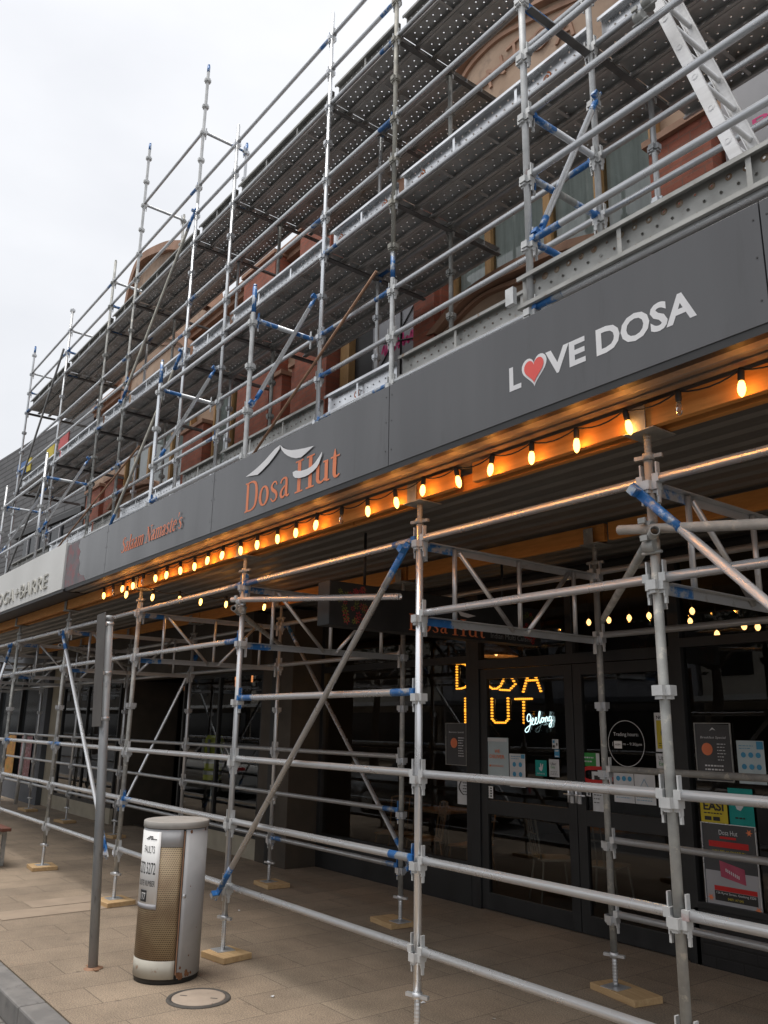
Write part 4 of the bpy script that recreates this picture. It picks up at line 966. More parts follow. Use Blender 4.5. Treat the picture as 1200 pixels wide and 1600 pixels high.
# brown pier and the neighbouring shop
ns = thing('neighbour_shopfront', (-11, 2.6, 0), 'neighbouring dark glazed shopfront with cream base panels and a recessed entry', 'shopfront')
m = MB(); m.box((-8.30, 2.55, 0), (-7.50, YS+.06, 3.36)); part('pier', m, 'shop_brown', ns, .006)
m = MB(); m.box((-8.02, 2.535, 0), (-7.86, 2.549, 3.3)); part('pier_strip', m, 'shop_black', ns)
YN = 2.6
def cb(x0, x1, z1=.27, y0=YN-.04): m = MB(); m.box((x0, y0, 0), (x1, y0+.12, z1)); return part('base_panel', m, 'render_cream', ns, .006)
cb(-11.0, -8.31); cb(-16.8, -13.35, .27, 2.36)
def nwin(x0, x1, z0, z1, y, mul=()):
    m = MB(); q = .05
    m.box((x0, y-.03, z0), (x0+q, y+.04, z1)); m.box((x1-q, y-.03, z0), (x1, y+.04, z1)); m.box((x0+q, y-.03, z0), (x1-q, y+.04, z0+q)); m.box((x0+q, y-.03, z1-q), (x1-q, y+.04, z1))
    for t in mul: m.box((t-.025, y-.028, z0+q), (t+.025, y+.038, z1-q))
    f = part('window', m, 'shop_black', ns); m = MB(); m.face([(x0+q, y, z0+q), (x1-q, y, z0+q), (x1-q, y, z1-q), (x0+q, y, z1-q)]); part('pane', m, 'shop_glass', f); return f
nwin(-11.0, -8.31, .27, 2.55, YN, (-9.7,)); nwin(-16.8, -13.35, .27, 2.55, 2.40, (-15.2,)); nwin(-13.3, -11.05, .02, 2.55, 3.5, (-12.2, -11.7, -12.7))
m = MB(); m.box((-16.8, 2.35, 2.55), (-8.31, 2.62, 3.37)); part('fascia', m, 'shop_brown', ns)
for x in (-13.32, -13.20, -13.08): m = MB(); m.box((x-.035, 2.42, 0), (x+.035, 3.4, 2.55)); part('entry_panel', m, 'shop_brown', ns)
m = MB(); m.box((-11.06, 2.7, 0), (-11.0, 3.5, 2.55)); part('entry_side', m, 'shop_brown', ns)
m = MB(); m.box((-17.60, 2.36, 0), (-16.82, 2.75, 3.37)); part('pilaster', m, 'render_cream', ns, .006)
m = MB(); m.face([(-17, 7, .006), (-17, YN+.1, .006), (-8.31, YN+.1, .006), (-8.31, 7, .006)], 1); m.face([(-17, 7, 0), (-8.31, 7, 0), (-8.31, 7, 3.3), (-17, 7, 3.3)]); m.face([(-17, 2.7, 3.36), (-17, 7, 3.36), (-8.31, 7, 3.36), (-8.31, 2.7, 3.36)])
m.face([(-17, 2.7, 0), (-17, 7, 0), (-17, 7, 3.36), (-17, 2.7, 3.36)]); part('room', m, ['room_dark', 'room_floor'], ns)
gs = thing('grey_shopfront', (-20, 2.3, 0), 'grey painted shop wall with picture posters at the left edge of the picture', 'shopfront')
m = MB(); m.box((-30, 2.25, 0), (-17.62, 2.7, .46)); m.box((-18.25, 2.25, .46), (-17.62, 2.7, 3.37)); m.box((-30, 2.25, 2.9), (-18.25, 2.7, 3.37)); part('wall', m, 'render_grey', gs)
m = MB(); m.box((-30, 2.34, .46), (-18.25, 2.36, 2.9)); part('window', m, 'window_dark', gs)
for x in (-19.9, -22, -24): m = MB(); m.box((x, 2.27, .46), (x+.1, 2.338, 2.9)); part('glazing_bar', m, 'shop_black', gs)
def poster(name, lab, x0, x1, z0, z1, mk, cat='poster', y=YS-.006, grp=None, frame=None, tilt=0):
    t = thing(name, ((x0+x1)/2, y, z0), lab, cat, grp); m = MB(); nx = 8
    for i in range(nx):
        a, b = x0+(x1-x0)*i/nx, x0+(x1-x0)*(i+1)/nx; ya = y-.0025*math.sin(i*1.1)-.002; yb = y-.0025*math.sin((i+1)*1.1)-.002
        m.face([(a, ya, z0+tilt*(i/nx)), (b, yb, z0+tilt*((i+1)/nx)), (b, yb, z1+tilt*((i+1)/nx)), (a, ya, z1+tilt*(i/nx))], 0, True)
    part('sheet', m, mk, t)
    if frame:
        m = MB(); q = .006
        m.box((x0-q, y-.012, z0-q), (x0, y+.002, z1+q)); m.box((x1, y-.012, z0-q), (x1+q, y+.002, z1+q)); m.box((x0, y-.012, z0-q), (x1, y+.002, z0)); m.box((x0, y-.012, z1), (x1, y+.002, z1+q)); part('frame', m, frame, t)
    return t
def ptext(t, s, x, z, h, mk, y=YS-.0125, w_=None, bold=0, shear=0): return part('lettering', on_front(text_mb(s, w_, h, bold=bold, shear=shear), x, y, z), mk, t)
def prect(t, x0, x1, z0, z1, mk, y=YS-.0118, name='printed_block'): m = MB(); m.face([(x0, y, z0), (x1, y, z0), (x1, y, z1), (x0, y, z1)]); return part(name, m, mk, t)
def pdisc(t, x, z, r, mk, y=YS-.0122, ry=None, name='printed_disc'):
    return part(name, poly_mb([(x+r*math.cos(2*PI*i/20), z+(ry or r)*math.sin(2*PI*i/20)) for i in range(20)], y), mk, t)
def lines(t, x0, x1, z0, z1, n, mk, fill=.5, y=YS-.0120, seed=1):
    rr = random.Random(seed); m = MB(); st = (z1-z0)/n
    for i in range(n):
        z = z1-(i+.5)*st; x = x0; e = x1-rr.random()*(x1-x0)*.35
        while x < e:
            L_ = rr.uniform(.010, .03); m.face([(x, y, z-st*fill/2), (min(x+L_, e), y, z-st*fill/2), (min(x+L_, e), y, z+st*fill/2), (x, y, z+st*fill/2)]); x += L_+.007
    part('small_print', m, mk, t)
t = poster('poster', 'pink and white rose photo poster on the grey wall at the far left', -19.25, -18.35, .50, 1.45, 'photo_rose', y=2.245)
t = poster('poster', 'amber and green photo poster cut by the left edge of the picture', -20.6, -19.75, .50, 1.45, 'photo_amber', y=2.245)
t = poster('menu_poster', 'black menu poster with an orange dish photo left of the glass doors', -4.93, -4.60, 1.40, 1.84, 'paper_grey', frame='galv_weathered'); pdisc(t, -4.80, 1.63, .055, 'letter_orange_dim'); lines(t, -4.73, -4.63, 1.48, 1.70, 8, 'paper_white', .35); ptext(t, 'Business Special', -4.88, 1.735, .02, 'paper_white', w_=.24)
t = poster('notice', 'white notice with a curled black mark under the left menu poster', -4.75, -4.55, .99, 1.29, 'paper_white', 'notice'); lines(t, -4.66, -4.57, 1.08, 1.26, 6, 'ink_black', .35)
m = MB(); ribbon(m, catmull([(-4.68, 1.24, .012), (-4.72, 1.17, .02), (-4.69, 1.12, .016), (-4.65, 1.09, .01)]), 0, lambda u, v, l: (u, YS-.0125, v)); part('printed_mark', m, 'ink_black', t)
t = poster('poster', 'pale WE DELIVER poster with orange capitals on the left door', -4.29, -3.965, 1.24, 1.70, 'paper_pale_blue'); ptext(t, 'WE', -4.165, 1.545, .035, 'letter_orange', bold=.02); ptext(t, 'DELIVER', -4.24, 1.49, .036, 'letter_orange', w_=.22, bold=.02); ptext(t, 'DOORDASH', -4.21, 1.405, .02, 'letter_orange', w_=.17); prect(t, -4.245, -4.22, 1.405, 1.423, 'letter_orange'); prect(t, -4.283, -3.985, 1.66, 1.695, 'paper_white')
def dots(t, x, z, dx, dz, nx, nz, r):
    for i in range(nx):
        for j in range(nz): pdisc(t, x+i*dx, z-j*dz, r, 'sticker_blue')
t = poster('notice', 'white safety sheet with blue discs beside the WE DELIVER poster', -3.955, -3.735, 1.22, 1.545, 'paper_white', 'notice'); dots(t, -3.885, 1.44, .085, .095, 2, 2, .024); lines(t, -3.93, -3.78, 1.485, 1.53, 2, 'sticker_blue', .3); prect(t, -3.79, -3.74, 1.50, 1.54, 'sticker_blue'); lines(t, -3.92, -3.76, 1.235, 1.27, 2, 'sticker_blue', .3)
t = poster('switch_panel', 'small white door panel with two rows of dark buttons below the posters', -4.30, -4.20, 1.085, 1.205, 'plate_white', 'panel')
for i in range(2):
    for j in range(4): prect(t, -4.285+i*.045, -4.26+i*.045, 1.10+j*.026, 1.115+j*.026, 'ink_black')
t = poster('sticker', 'teal delivery sticker with a white animal mark on the left door', -3.60, -3.45, 1.345, 1.495, 'paper_teal', 'sticker'); part('printed_mark', poly_mb([(-3.54, 1.40), (-3.515, 1.39), (-3.50, 1.415), (-3.492, 1.46), (-3.505, 1.46), (-3.515, 1.435), (-3.522, 1.465), (-3.532, 1.465), (-3.532, 1.43), (-3.552, 1.425)], YS-.0122), 'paper_white', t); ptext(t, 'deliveroo', -3.575, 1.362, .016, 'paper_white', w_=.10)
t = poster('sticker', 'narrow white sticker beside the teal one on the left door', -3.42, -3.29, 1.345, 1.51, 'paper_white', 'sticker'); ptext(t, 'Uber', -3.395, 1.455, .024, 'ink_black'); ptext(t, 'Eats', -3.395, 1.425, .024, 'paper_green'); lines(t, -3.40, -3.31, 1.36, 1.40, 3, 'ink_black', .25)
t = poster('sticker', 'small white contactless payment sticker high on the left door', -3.37, -3.29, 1.61, 1.70, 'paper_white', 'sticker'); prect(t, -3.36, -3.335, 1.665, 1.69, 'sticker_blue'); prect(t, -3.36, -3.335, 1.62, 1.645, 'ink_black'); prect(t, -3.315, -3.30, 1.64, 1.665, 'ink_black')
t = poster('sticker', 'small blue bordered sticker under the contactless sticker', -3.345, -3.28, 1.53, 1.605, 'sticker_blue', 'sticker'); prect(t, -3.335, -3.29, 1.585, 1.60, 'paper_white'); prect(t, -3.335, -3.29, 1.535, 1.545, 'paper_white')
t = poster('sticker', 'bright green sticker on the right door beside the post', -3.005, -2.80, 1.465, 1.585, 'paper_green', 'sticker'); lines(t, -2.985, -2.86, 1.49, 1.56, 2, 'paper_white', .35); prect(t, -2.84, -2.80, 1.465, 1.585, 'paper_white')
t = thing('sticker', (-2.83, YS-.01, 1.3), 'thick red rounded outline sticker below the green one', 'sticker'); m = MB()
loop = [(-2.83+.16*math.copysign(abs(math.cos(a))**.5, math.cos(a)), 1.39+.06*math.copysign(abs(math.sin(a))**.5, math.sin(a)), .035) for a in [2*PI*i/40 for i in range(40)]]
ribbon(m, loop, 0, lambda u, v, l: (u, YS-.013, v), True); part('outline', m, 'sticker_red', t)
t = poster('notice', 'small cream card with two dark blocks under the red sticker', -3.02, -2.92, 1.195, 1.265, 'paper_white', 'notice'); prect(t, -3.01, -2.99, 1.205, 1.245, 'ink_black'); prect(t, -2.95, -2.93, 1.205, 1.245, 'ink_black')
t = poster('notice', 'tall white notice half hidden behind the post on the right door', -2.90, -2.765, 1.07, 1.42, 'paper_white', 'notice'); lines(t, -2.885, -2.79, 1.13, 1.33, 6, 'ink_black', .2, seed=4); prect(t, -2.87, -2.78, 1.345, 1.385, 'ink_black')
t = poster('notice', 'left one of two white sheets side by side on the door, with blue discs', -2.655, -2.435, 1.17, 1.425, 'paper_white', 'notice'); dots(t, -2.60, 1.375, .062, .1, 3, 1, .022); lines(t, -2.63, -2.46, 1.20, 1.32, 5, 'sticker_blue', .2, seed=7)
t = poster('notice', 'right one of two white sheets side by side on the door, with a triangle', -2.43, -2.215, 1.17, 1.425, 'paper_white', 'notice'); m = MB(); ribbon(m, [(-2.37, 1.31, .008), (-2.325, 1.38, .008), (-2.28, 1.31, .008)], 0, lambda u, v, l: (u, YS-.0125, v), True); part('printed_mark', m, 'sticker_blue', t); lines(t, -2.41, -2.24, 1.19, 1.29, 4, 'sticker_blue', .2, seed=8)
t = thing('trading_hours_decal', (-2.5, YS-.01, 1.48), 'round white outlined trading hours lettering on the right door', 'decal'); m = MB()
ribbon(m, [(-2.50+.195*math.cos(2*PI*i/48), 1.68+.20*math.sin(2*PI*i/48), .0055) for i in range(48)], 0, lambda u, v, l: (u, YS-.003, v), True); part('ring', m, 'paper_white', t)
ptext(t, 'Trading hours:', -2.635, 1.735, .042, 'paper_white', YS-.003, w_=.27); ptext(t, '1', -2.65, 1.655, .036, 'paper_white', YS-.003); ptext(t, 'm - 9:30pm', -2.535, 1.655, .034, 'paper_white', YS-.003, w_=.20)
prect(t, -2.632, -2.545, 1.635, 1.70, 'plate_white', YS-.005, 'sticker'); ptext(t, '4:00PM', -2.62, 1.66, .016, 'ink_black', YS-.0065, w_=.06)
t = poster('notice', 'yellow and white warning notice behind the tall foreground post', -2.185, -1.975, 1.62, 1.95, 'paper_white', 'notice'); prect(t, -2.165, -1.995, 1.645, 1.885, 'paper_yellow'); ptext(t, 'NOTICE', -2.16, 1.895, .03, 'ink_black', w_=.16, bold=.02); m = MB(); ribbon(m, [(-2.08+.04*math.cos(i*.52), 1.78+.045*math.sin(i*.52), .008) for i in range(12)], 0, lambda u, v, l: (u, YS-.0125, v), True); part('printed_mark', m, 'ink_black', t); lines(t, -2.15, -2.01, 1.66, 1.70, 2, 'ink_black', .3)
t = poster('sticker', 'white food delivery sticker below the yellow notice', -2.19, -2.03, 1.48, 1.605, 'paper_white', 'sticker'); ptext(t, 'Uber', -2.16, 1.55, .032, 'ink_black'); ptext(t, 'Eats', -2.16, 1.505, .032, 'paper_green')
t = poster('menu_poster', 'black menu poster with a round orange dish photo on the right window', -1.79, -1.475, 1.41, 1.86, 'paper_grey', frame='galv_weathered', tilt=-.01); pdisc(t, -1.69, 1.655, .05, 'letter_orange_dim'); lines(t, -1.60, -1.52, 1.56, 1.71, 6, 'paper_white', .25); lines(t, -1.72, -1.54, 1.45, 1.54, 3, 'paper_white', .4, seed=3); ptext(t, 'Breakfast Special', -1.745, 1.735, .024, 'paper_white', w_=.23, shear=.15); part('logo', poly_mb([(-1.66, 1.80), (-1.63, 1.83), (-1.60, 1.805), (-1.63, 1.815)], YS-.0122), 'paper_white', t)
t = poster('notice', 'pale blue safety sheet with six blue discs at the right edge', -1.43, -1.20, 1.40, 1.73, 'paper_pale_blue', 'notice'); dots(t, -1.375, 1.62, .062, .09, 3, 2, .021); prect(t, -1.26, -1.205, 1.665, 1.725, 'sticker_blue'); lines(t, -1.41, -1.28, 1.66, 1.70, 2, 'sticker_blue', .25)
t = poster('poster', 'yellow square EASI poster on the right window', -1.795, -1.555, 1.075, 1.285, 'paper_yellow'); ptext(t, 'EASI', -1.765, 1.175, .068, 'ink_black', w_=.18, bold=.03); lines(t, -1.765, -1.59, 1.145, 1.163, 1, 'ink_black', .5)
for k in range(2): prect(t, -1.76+k*.075, -1.70+k*.075, 1.098, 1.128, 'ink_black')
t = poster('sticker', 'larger teal poster with a white animal mark beside the yellow square', -1.54, -1.33, 1.08, 1.36, 'paper_teal'); part('printed_mark', poly_mb([(-1.47, 1.20), (-1.44, 1.19), (-1.415, 1.22), (-1.40, 1.27), (-1.415, 1.27), (-1.43, 1.245), (-1.44, 1.28), (-1.455, 1.28), (-1.455, 1.24), (-1.485, 1.235)], YS-.0122), 'paper_white', t); lines(t, -1.49, -1.40, 1.12, 1.15, 1, 'ink_black', .4)
t = poster('poster', 'big grey promotional poster with red bars and a pink voucher low on the right window', -1.795, -1.335, .45, 1.075, 'paper_grey', frame='galv_bright'); prect(t, -1.79, -1.34, .455, .72, 'banner_grey', YS-.0105)
ptext(t, 'Dosa Hut', -1.645, .995, .036, 'paper_white', w_=.16); prect(t, -1.64, -1.50, .965, .983, 'sticker_red'); prect(t, -1.74, -1.40, .90, .945, 'sticker_red'); ptext(t, 'WIN 70" 4K SMART TV', -1.715, .845, .035, 'paper_yellow', w_=.29); part('printed_voucher', poly_mb([(-1.66, .80), (-1.45, .755), (-1.445, .64), (-1.655, .68)], YS-.0122), 'voucher_pink', t)
for k in range(8): prect(t, -1.61+k*.015, -1.603+k*.015, .72-k*.006, .745-k*.006, 'paper_white', YS-.0135)
prect(t, -1.72, -1.36, .575, .61, 'sticker_red'); prect(t, -1.72, -1.36, .50, .573, 'ink_black'); ptext(t, '126 Ryrie Street, Geelong 3220', -1.705, .545, .022, 'paper_white', w_=.33); ptext(t, '0409 147 045', -1.61, .512, .018, 'paper_yellow', w_=.13)
for (x, z) in ((-1.385, 1.03), (-1.755, .515), (-1.36, .475)):
    part('printed_star', poly_mb([(x+(.03 if k % 2 == 0 else .012)*math.cos(k*PI/6), z+(.03 if k % 2 == 0 else .012)*math.sin(k*PI/6)) for k in range(12)], YS-.014), 'letter_orange', t)

# hanging light box, at right angles to the street
hs = thing('hanging_sign', (-3.28, 1.5, 2.58), 'black box sign with red flowers and orange shop name hanging under the awning', 'sign')
XS_ = -3.2
m = MB(); m.box((-3.37, .24, 2.575), (XS_, 2.74, 2.935)); part('box', m, 'shop_black', hs, .006)
for y in (.65, 2.3): m = MB(); m.tube((-3.285, y, 2.935), (-3.285, y, 3.40), .012, 8); part('hanger', m, 'black_trim', hs)
sx_ = lambda oy, oz: (lambda u, v, l=0: (XS_+.003+l*.0003, oy+u, oz+v))
mb, _ = serif('Dosa', sx_(1.06, 2.600), .14, fit=.46); part('lettering', mb, 'letter_orange', hs); mb, _ = serif('Hut', sx_(1.56, 2.595), .15, fit=.42); part('lettering', mb, 'letter_orange', hs)
part('lettering', on_side(text_mb('Indian Multi Cuisine', .56, .05), XS_+.003, 2.05, 2.605), 'pole_grey', hs)
lg = MB(); rot = lambda p: (XS_+.0035, p[0], p[1])
for pp in ([(1.42, 2.795), (1.50, 2.80), (1.585, 2.845), (1.585, 2.86), (1.50, 2.82)], [(1.60, 2.85), (1.66, 2.815), (1.86, 2.79), (1.76, 2.765), (1.67, 2.775)], [(1.58, 2.70), (1.70, 2.68), (1.82, 2.70), (1.84, 2.73), (1.80, 2.66), (1.70, 2.645), (1.60, 2.66)]): lg.face([rot(p) for p in pp])
part('logo', lg, 'letter_white', hs)
rf = random.Random(3)
def flowers(y0, z0, n, sp, nm, cols):
    for ck in cols:
        m = MB()
        for k in range(n):
            cy, cz, r0, ph = y0+rf.uniform(-sp, sp), z0+rf.uniform(-.14, .14), rf.uniform(.012, .028), rf.random()*6
            for q in range(6):
                a = ph+q*PI/3; d = Vector((0, math.cos(a), math.sin(a))); s = Vector((0, -math.sin(a), math.cos(a))); c = Vector((XS_+.003+k*.0002, cy, cz))
                m.face([tuple(c+d*r0*.3), tuple(c+d*r0*.8-s*r0*.25), tuple(c+d*r0*1.4), tuple(c+d*r0*.8+s*r0*.25)])
        part('printed_flowers', m, ck, hs)
mat('dull_red', (.36, .04, .05), (.26, .03, .04), 9, .6); mat('dull_green', (.16, .19, .04), (.10, .12, .03), 9, .6)
flowers(.47, 2.755, 16, .14, '', ('dull_red', 'dull_green')); flowers(2.56, 2.74, 12, .10, '', ('sticker_red', 'dull_green'))

# ------------------------------------------------------------------ things inside the restaurant
def marquee(ch, x, z, wd, ht, strokes):
    t = thing('marquee_letter', (x, 3.62, z), 'glowing amber bulb letter %s hanging inside the window' % ch, 'light letter', 'amber bulb letters spelling the shop name')
    b = MB(); bk = MB()
    for pts in strokes:
        P3 = [(x+p[0]*wd, z+p[1]*ht) for p in pts]
        for (a, c) in zip(P3, P3[1:]):
            L_ = math.hypot(c[0]-a[0], c[1]-a[1]); n = max(1, int(L_/.030))
            for k in range(n+1): px, pz = a[0]+(c[0]-a[0])*k/n, a[1]+(c[1]-a[1])*k/n; b.lathe([(0, -.012), (.0165, -.006), (.0165, .006), (0, .012)], 8, 0, (px, 3.60, pz), True)
            bk.tube((a[0], 3.63, a[1]), (c[0], 3.63, c[1]), .022, 6)
    part('backing', bk, 'black_trim', t); part('lamps', b, 'marquee_lamp', t)
arc = lambda cx, cy, rx, ry, a0, a1, n=8: [(cx+rx*math.cos(R(a0+(a1-a0)*i/n)), cy+ry*math.sin(R(a0+(a1-a0)*i/n))) for i in range(n+1)]
marquee('D', -5.36, 2.26, .26, .30, [[(0, 0), (0, 1)], [(0, 1)]+arc(.3, .5, .65, .5, 90, -90)+[(0, 0)]]); marquee('O', -4.86, 2.24, .30, .30, [arc(.5, .5, .5, .5, 0, 360, 14)])
marquee('S', -4.62, 2.22, .24, .30, [[(1, .95), (.3, 1), (0, .78), (.3, .55), (.8, .45), (1, .22), (.6, 0), (0, .03)]]); marquee('A', -4.26, 2.20, .26, .30, [[(0, 0), (.5, 1), (1, 0)], [(.2, .4), (.8, .4)]])
marquee('H', -5.21, 1.86, .22, .28, [[(0, 0), (0, 1)], [(1, 0), (1, 1)], [(0, .5), (1, .5)]]); marquee('U', -4.76, 1.86, .26, .27, [[(0, 1), (0, .15), (.2, 0), (.8, 0), (1, .15), (1, 1)]]); marquee('T', -4.38, 1.86, .24, .26, [[(0, 1), (1, 1)], [(.5, 1), (.5, 0)]])
t = thing('neon_sign', (-3.6, 3.15, 1.8), 'white neon script sign reading Geelong inside the left door', 'neon sign')
scr = [[(.20, .80), (.12, .95), (.0, .85), (-.03, .6), (.05, .45), (.18, .55), (.22, .8), (.18, .3), (.05, -.15), (-.12, -.25), (-.18, -.1), (.0, .1), (.24, .25)],
       [(.24, .25), (.34, .45), (.40, .58), (.34, .66), (.28, .5), (.30, .28), (.40, .22), (.50, .35)], [(.50, .35), (.58, .52), (.62, .62), (.56, .68), (.50, .52), (.53, .3), (.62, .26), (.72, .45)],
       [(.72, .45), (.84, .9), (.84, 1.05), (.78, 1.0), (.75, .6), (.78, .32), (.86, .32)], [(.86, .32), (.92, .58), (1.02, .64), (1.06, .5), (1.0, .34), (.92, .38), (.93, .55), (1.04, .62), (1.14, .6)],
       [(1.14, .6), (1.17, .36), (1.20, .58), (1.29, .66), (1.32, .4), (1.40, .42)], [(1.56, .66), (1.45, .68), (1.41, .5), (1.47, .38), (1.56, .5), (1.58, .66), (1.56, .2), (1.50, .0), (1.42, .02), (1.46, .2), (1.66, .44)]]
m = MB()
for s in scr:
    P3 = catmull([(a, b, 0) for a, b in s], 5); m.path([(-3.76+p[0]*.205, 3.12, 1.80+p[1]*.15+p[0]*.012) for p in P3], .0045, 6)
part('tube', m, 'neon_white', t); m = MB(); m.box((-3.82, 3.135, 1.76), (-3.40, 3.139, 1.97)); part('backing', m, 'bulb_clear', t)
for k, (x, y, z, lit) in enumerate([(-4.42, 5, 3.14, 1), (-4.11, 5, 3.14, 1), (-3.81, 5, 3.14, 1), (-3.53, 5, 3.14, 1), (-3.24, 5, 3.14, 1), (-2.96, 5, 3.14, 1), (-3.54, 5.5, 3.16, 1), (-3.31, 5.5, 3.10, 1), (-2.68, 5, 2.86, 1), (-2.36, 5, 2.92, 1), (-2.21, 5, 2.90, 1)]):
    t = thing('pendant_bulb', (x, y, z), 'small warm pendant bulb glowing among others inside the restaurant', 'pendant lamp', 'bare pendant bulbs inside the restaurant')
    m = MB(); m.lathe([(0, z+.02), (.022, z), (.03, z-.03), (.018, z-.06), (0, z-.068)], 10, 0, (x, y, 0)); part('bulb', m, 'bulb_small', t); m = MB(); m.tube((x, y, z+.02), (x, y, 3.38), .004, 5); part('cord', m, 'rubber', t)
for x, y, z, lab in ((-5.57, 4.5, 2.72, 'wide woven pendant lamp glowing above the bulb letters'), (-4.71, 4.5, 2.46, 'wide pendant lamp glowing above the glass doors')):
    t = thing('pendant_lamp', (x, y, z), lab, 'pendant lamp', 'wide pendant lamps'); m = MB(); m.lathe([(.03, z+.22), (.10, z+.18), (.26, z+.05), (.30, z), (.29, z), (.25, z+.045), (.09, z+.17), (.03, z+.21)], 24, 0, (x, y, 0)); part('lamp_shade', m, 'chair_wood', t)
    m = MB(); m.lathe([(0, z+.10), (.03, z+.07), (.03, z+.03), (0, z)], 10, 0, (x, y, 0)); part('bulb', m, 'bulb_small', t); m = MB(); m.tube((x, y, z+.2), (x, y, 3.38), .004, 5); part('cord', m, 'rubber', t)
    li = bpy.data.lights.new('lamp_glow', 'POINT'); li.energy = 5; li.color = (1, .55, .2); li.shadow_soft_size = .03; lo = bpy.data.objects.new('lamp_glow', li); col.objects.link(lo); lo.location = (x, y, z-.03)
for x, y in ((-3.2, 5.6), (-1.9, 6.4)):
    t = thing('downlight', (x, y, 3.36), 'flush round ceiling downlight inside the restaurant', 'downlight', 'ceiling downlights'); m = MB(); m.lathe([(0, 3.372), (.06, 3.372)], 14, 0, (x, y, 0)); part('diffuser', m, 'downlight', t); m = MB(); m.lathe([(.061, 3.378), (.061, 3.368), (.08, 3.368), (.082, 3.378)], 14, 0, (x, y, 0)); part('rim', m, 'plate_white', t)
def chair(x, y, rz, lab, mk):
    t = thing('cafe_chair', (x, y, .006), lab, 'chair', 'cafe chairs inside the restaurant'); t.rotation_euler = (0, 0, rz)
    def cp(nm, m): return obj(nm, m.mesh(nm, mk), t, (x, y, .006))
    m = MB(); m.box((-.2, -.2, .43), (.2, .2, .455)); cp('seat', m).modifiers.new('b', 'BEVEL').width = .01
    for sx_ in (-1, 1):
        for sy in (-1, 1): m = MB(); m.tube((.22*sx_, .22*sy, 0), (.17*sx_, .17*sy, .43), .011, 8); cp('leg', m)
    m = MB()
    for sx_ in (-1, 1): m.tube((.17*sx_, .19, .44), (.19*sx_, .26, .86), .012, 8)
    m.path([(-.19, .26, .86), (-.1, .285, .88), (.1, .285, .88), (.19, .26, .86)], .013, 8); m.path([(-.183, .235, .70), (-.1, .255, .70), (.1, .255, .70), (.183, .235, .70)], .010, 8)
    for k in (-.08, 0, .08): m.tube((k, .20, .455), (k, .28, .87), .007, 6)
    cp('backrest', m)
for x, y, rz, lab, mk in ((-6.75, 3.75, .4, 'timber chair behind the front window, left one', 'chair_wood'), (-6.1, 3.7, -.5, 'timber chair behind the front window, middle one', 'chair_wood'), (-5.35, 3.8, .2, 'timber chair behind the front window, right one', 'chair_wood'),
                          (-4.15, 3.9, 2.6, 'pale wire legged chair behind the lower pane of the left door', 'chair_pale'), (-3.55, 4.0, 3.4, 'second pale wire legged chair behind the left door', 'chair_pale')): chair(x, y, rz, lab, mk)
for x, y, lab in ((-6.4, 4.35, 'square cafe table behind the front window'), (-3.9, 4.5, 'square cafe table behind the left door')):
    t = thing('cafe_table', (x, y, .006), lab, 'table', 'cafe tables inside the restaurant'); m = MB(); m.box((x-.35, y-.35, .72), (x+.35, y+.35, .75)); part('table_top', m, 'chair_wood', t, .006); m = MB(); m.tube((x, y, .03), (x, y, .72), .03, 10); part('pedestal', m, 'shop_black', t); m = MB(); m.lathe([(0, .035), (.05, .03), (.24, .012), (.24, .006), (0, .006)], 20, 0, (x, y, 0)); part('base', m, 'shop_black', t)
t = thing('sign_stand', (-2.5, 3.9, .006), 'small white notice on a thin stand behind the right door', 'stand'); m = MB(); m.tube((-2.5, 3.9, .02), (-2.5, 3.9, .75), .01, 8); part('post', m, 'galv', t); m = MB(); m.lathe([(0, .03), (.14, .02), (.14, .006), (0, .006)], 18, 0, (-2.5, 3.9, 0)); part('base', m, 'galv', t); m = MB(); m.box((-2.62, 3.885, .72), (-2.40, 3.895, 1.0)); part('board', m, 'paper_white', t)
t = thing('bar_counter', (-.8, 6.5, .006), 'dark timber counter with a thin red strip light deep inside the restaurant', 'counter'); m = MB(); m.box((-2.6, 6.2, .006), (1.4, 6.8, 1.05)); part('body', m, 'chair_wood', t); m = MB(); m.box((-2.65, 6.15, 1.052), (1.45, 6.85, 1.09)); part('top', m, 'shop_black', t); m = MB(); m.box((-2.3, 6.185, .98), (-1.7, 6.198, 1.0)); part('strip_light', m, 'led_red', t)

# neighbour's window display
t = thing('mannequin', (-10.25, 2.82, .28), 'display dummy in a yellow hi vis vest in the neighbouring shop window', 'mannequin')
m = MB(); m.tube((-10.25, 2.82, .28), (-10.25, 2.82, .95), .018, 10); m.lathe([(0, .31), (.15, .30), (.16, .28), (0, .28)], 20, 0, (-10.25, 2.82, 0)); part('stand', m, 'galv', t)
prof = [(.0, .92, .0), (.17, .94, .12), (.175, 1.0, .12), (.165, 1.15, .11), (.18, 1.3, .12), (.205, 1.45, .125), (.20, 1.55, .12), (.12, 1.62, .09), (.055, 1.66, .06), (.05, 1.74, .055), (0, 1.745, 0)]
def dummy(prof, grow=0):
    m = MB(); n = 24
    for (rx, z, ry) in prof:
        for i in range(n): a = 2*PI*i/n; m.v.append((-10.25+(rx+grow)*math.cos(a), 2.82+(ry+grow)*math.sin(a), z))
    for k in range(len(prof)-1):
        for i in range(n): j = (i+1) % n; m.f.append((k*n+i, k*n+j, (k+1)*n+j, (k+1)*n+i)); m.m.append(0); m.sm.append(True)
    return m
part('torso', dummy(prof), 'vest_dark', t); m = dummy(prof[1:8], .014)
part('vest', m, 'vest_yellow', t)
m = MB(); 
for z in (1.05, 1.22): 
    q = dummy([(.172, z-.03, .118), (.170, z+.03, .116)], .022); b = len(m.v); m.v += q.v; m.f += [tuple(b+i for i in f) for f in q.f]; m.m += q.m; m.sm += q.sm
for x in (-.10, .10): m.box((-10.25+x-.03, 2.665, 1.24), (-10.25+x+.03, 2.68, 1.56))
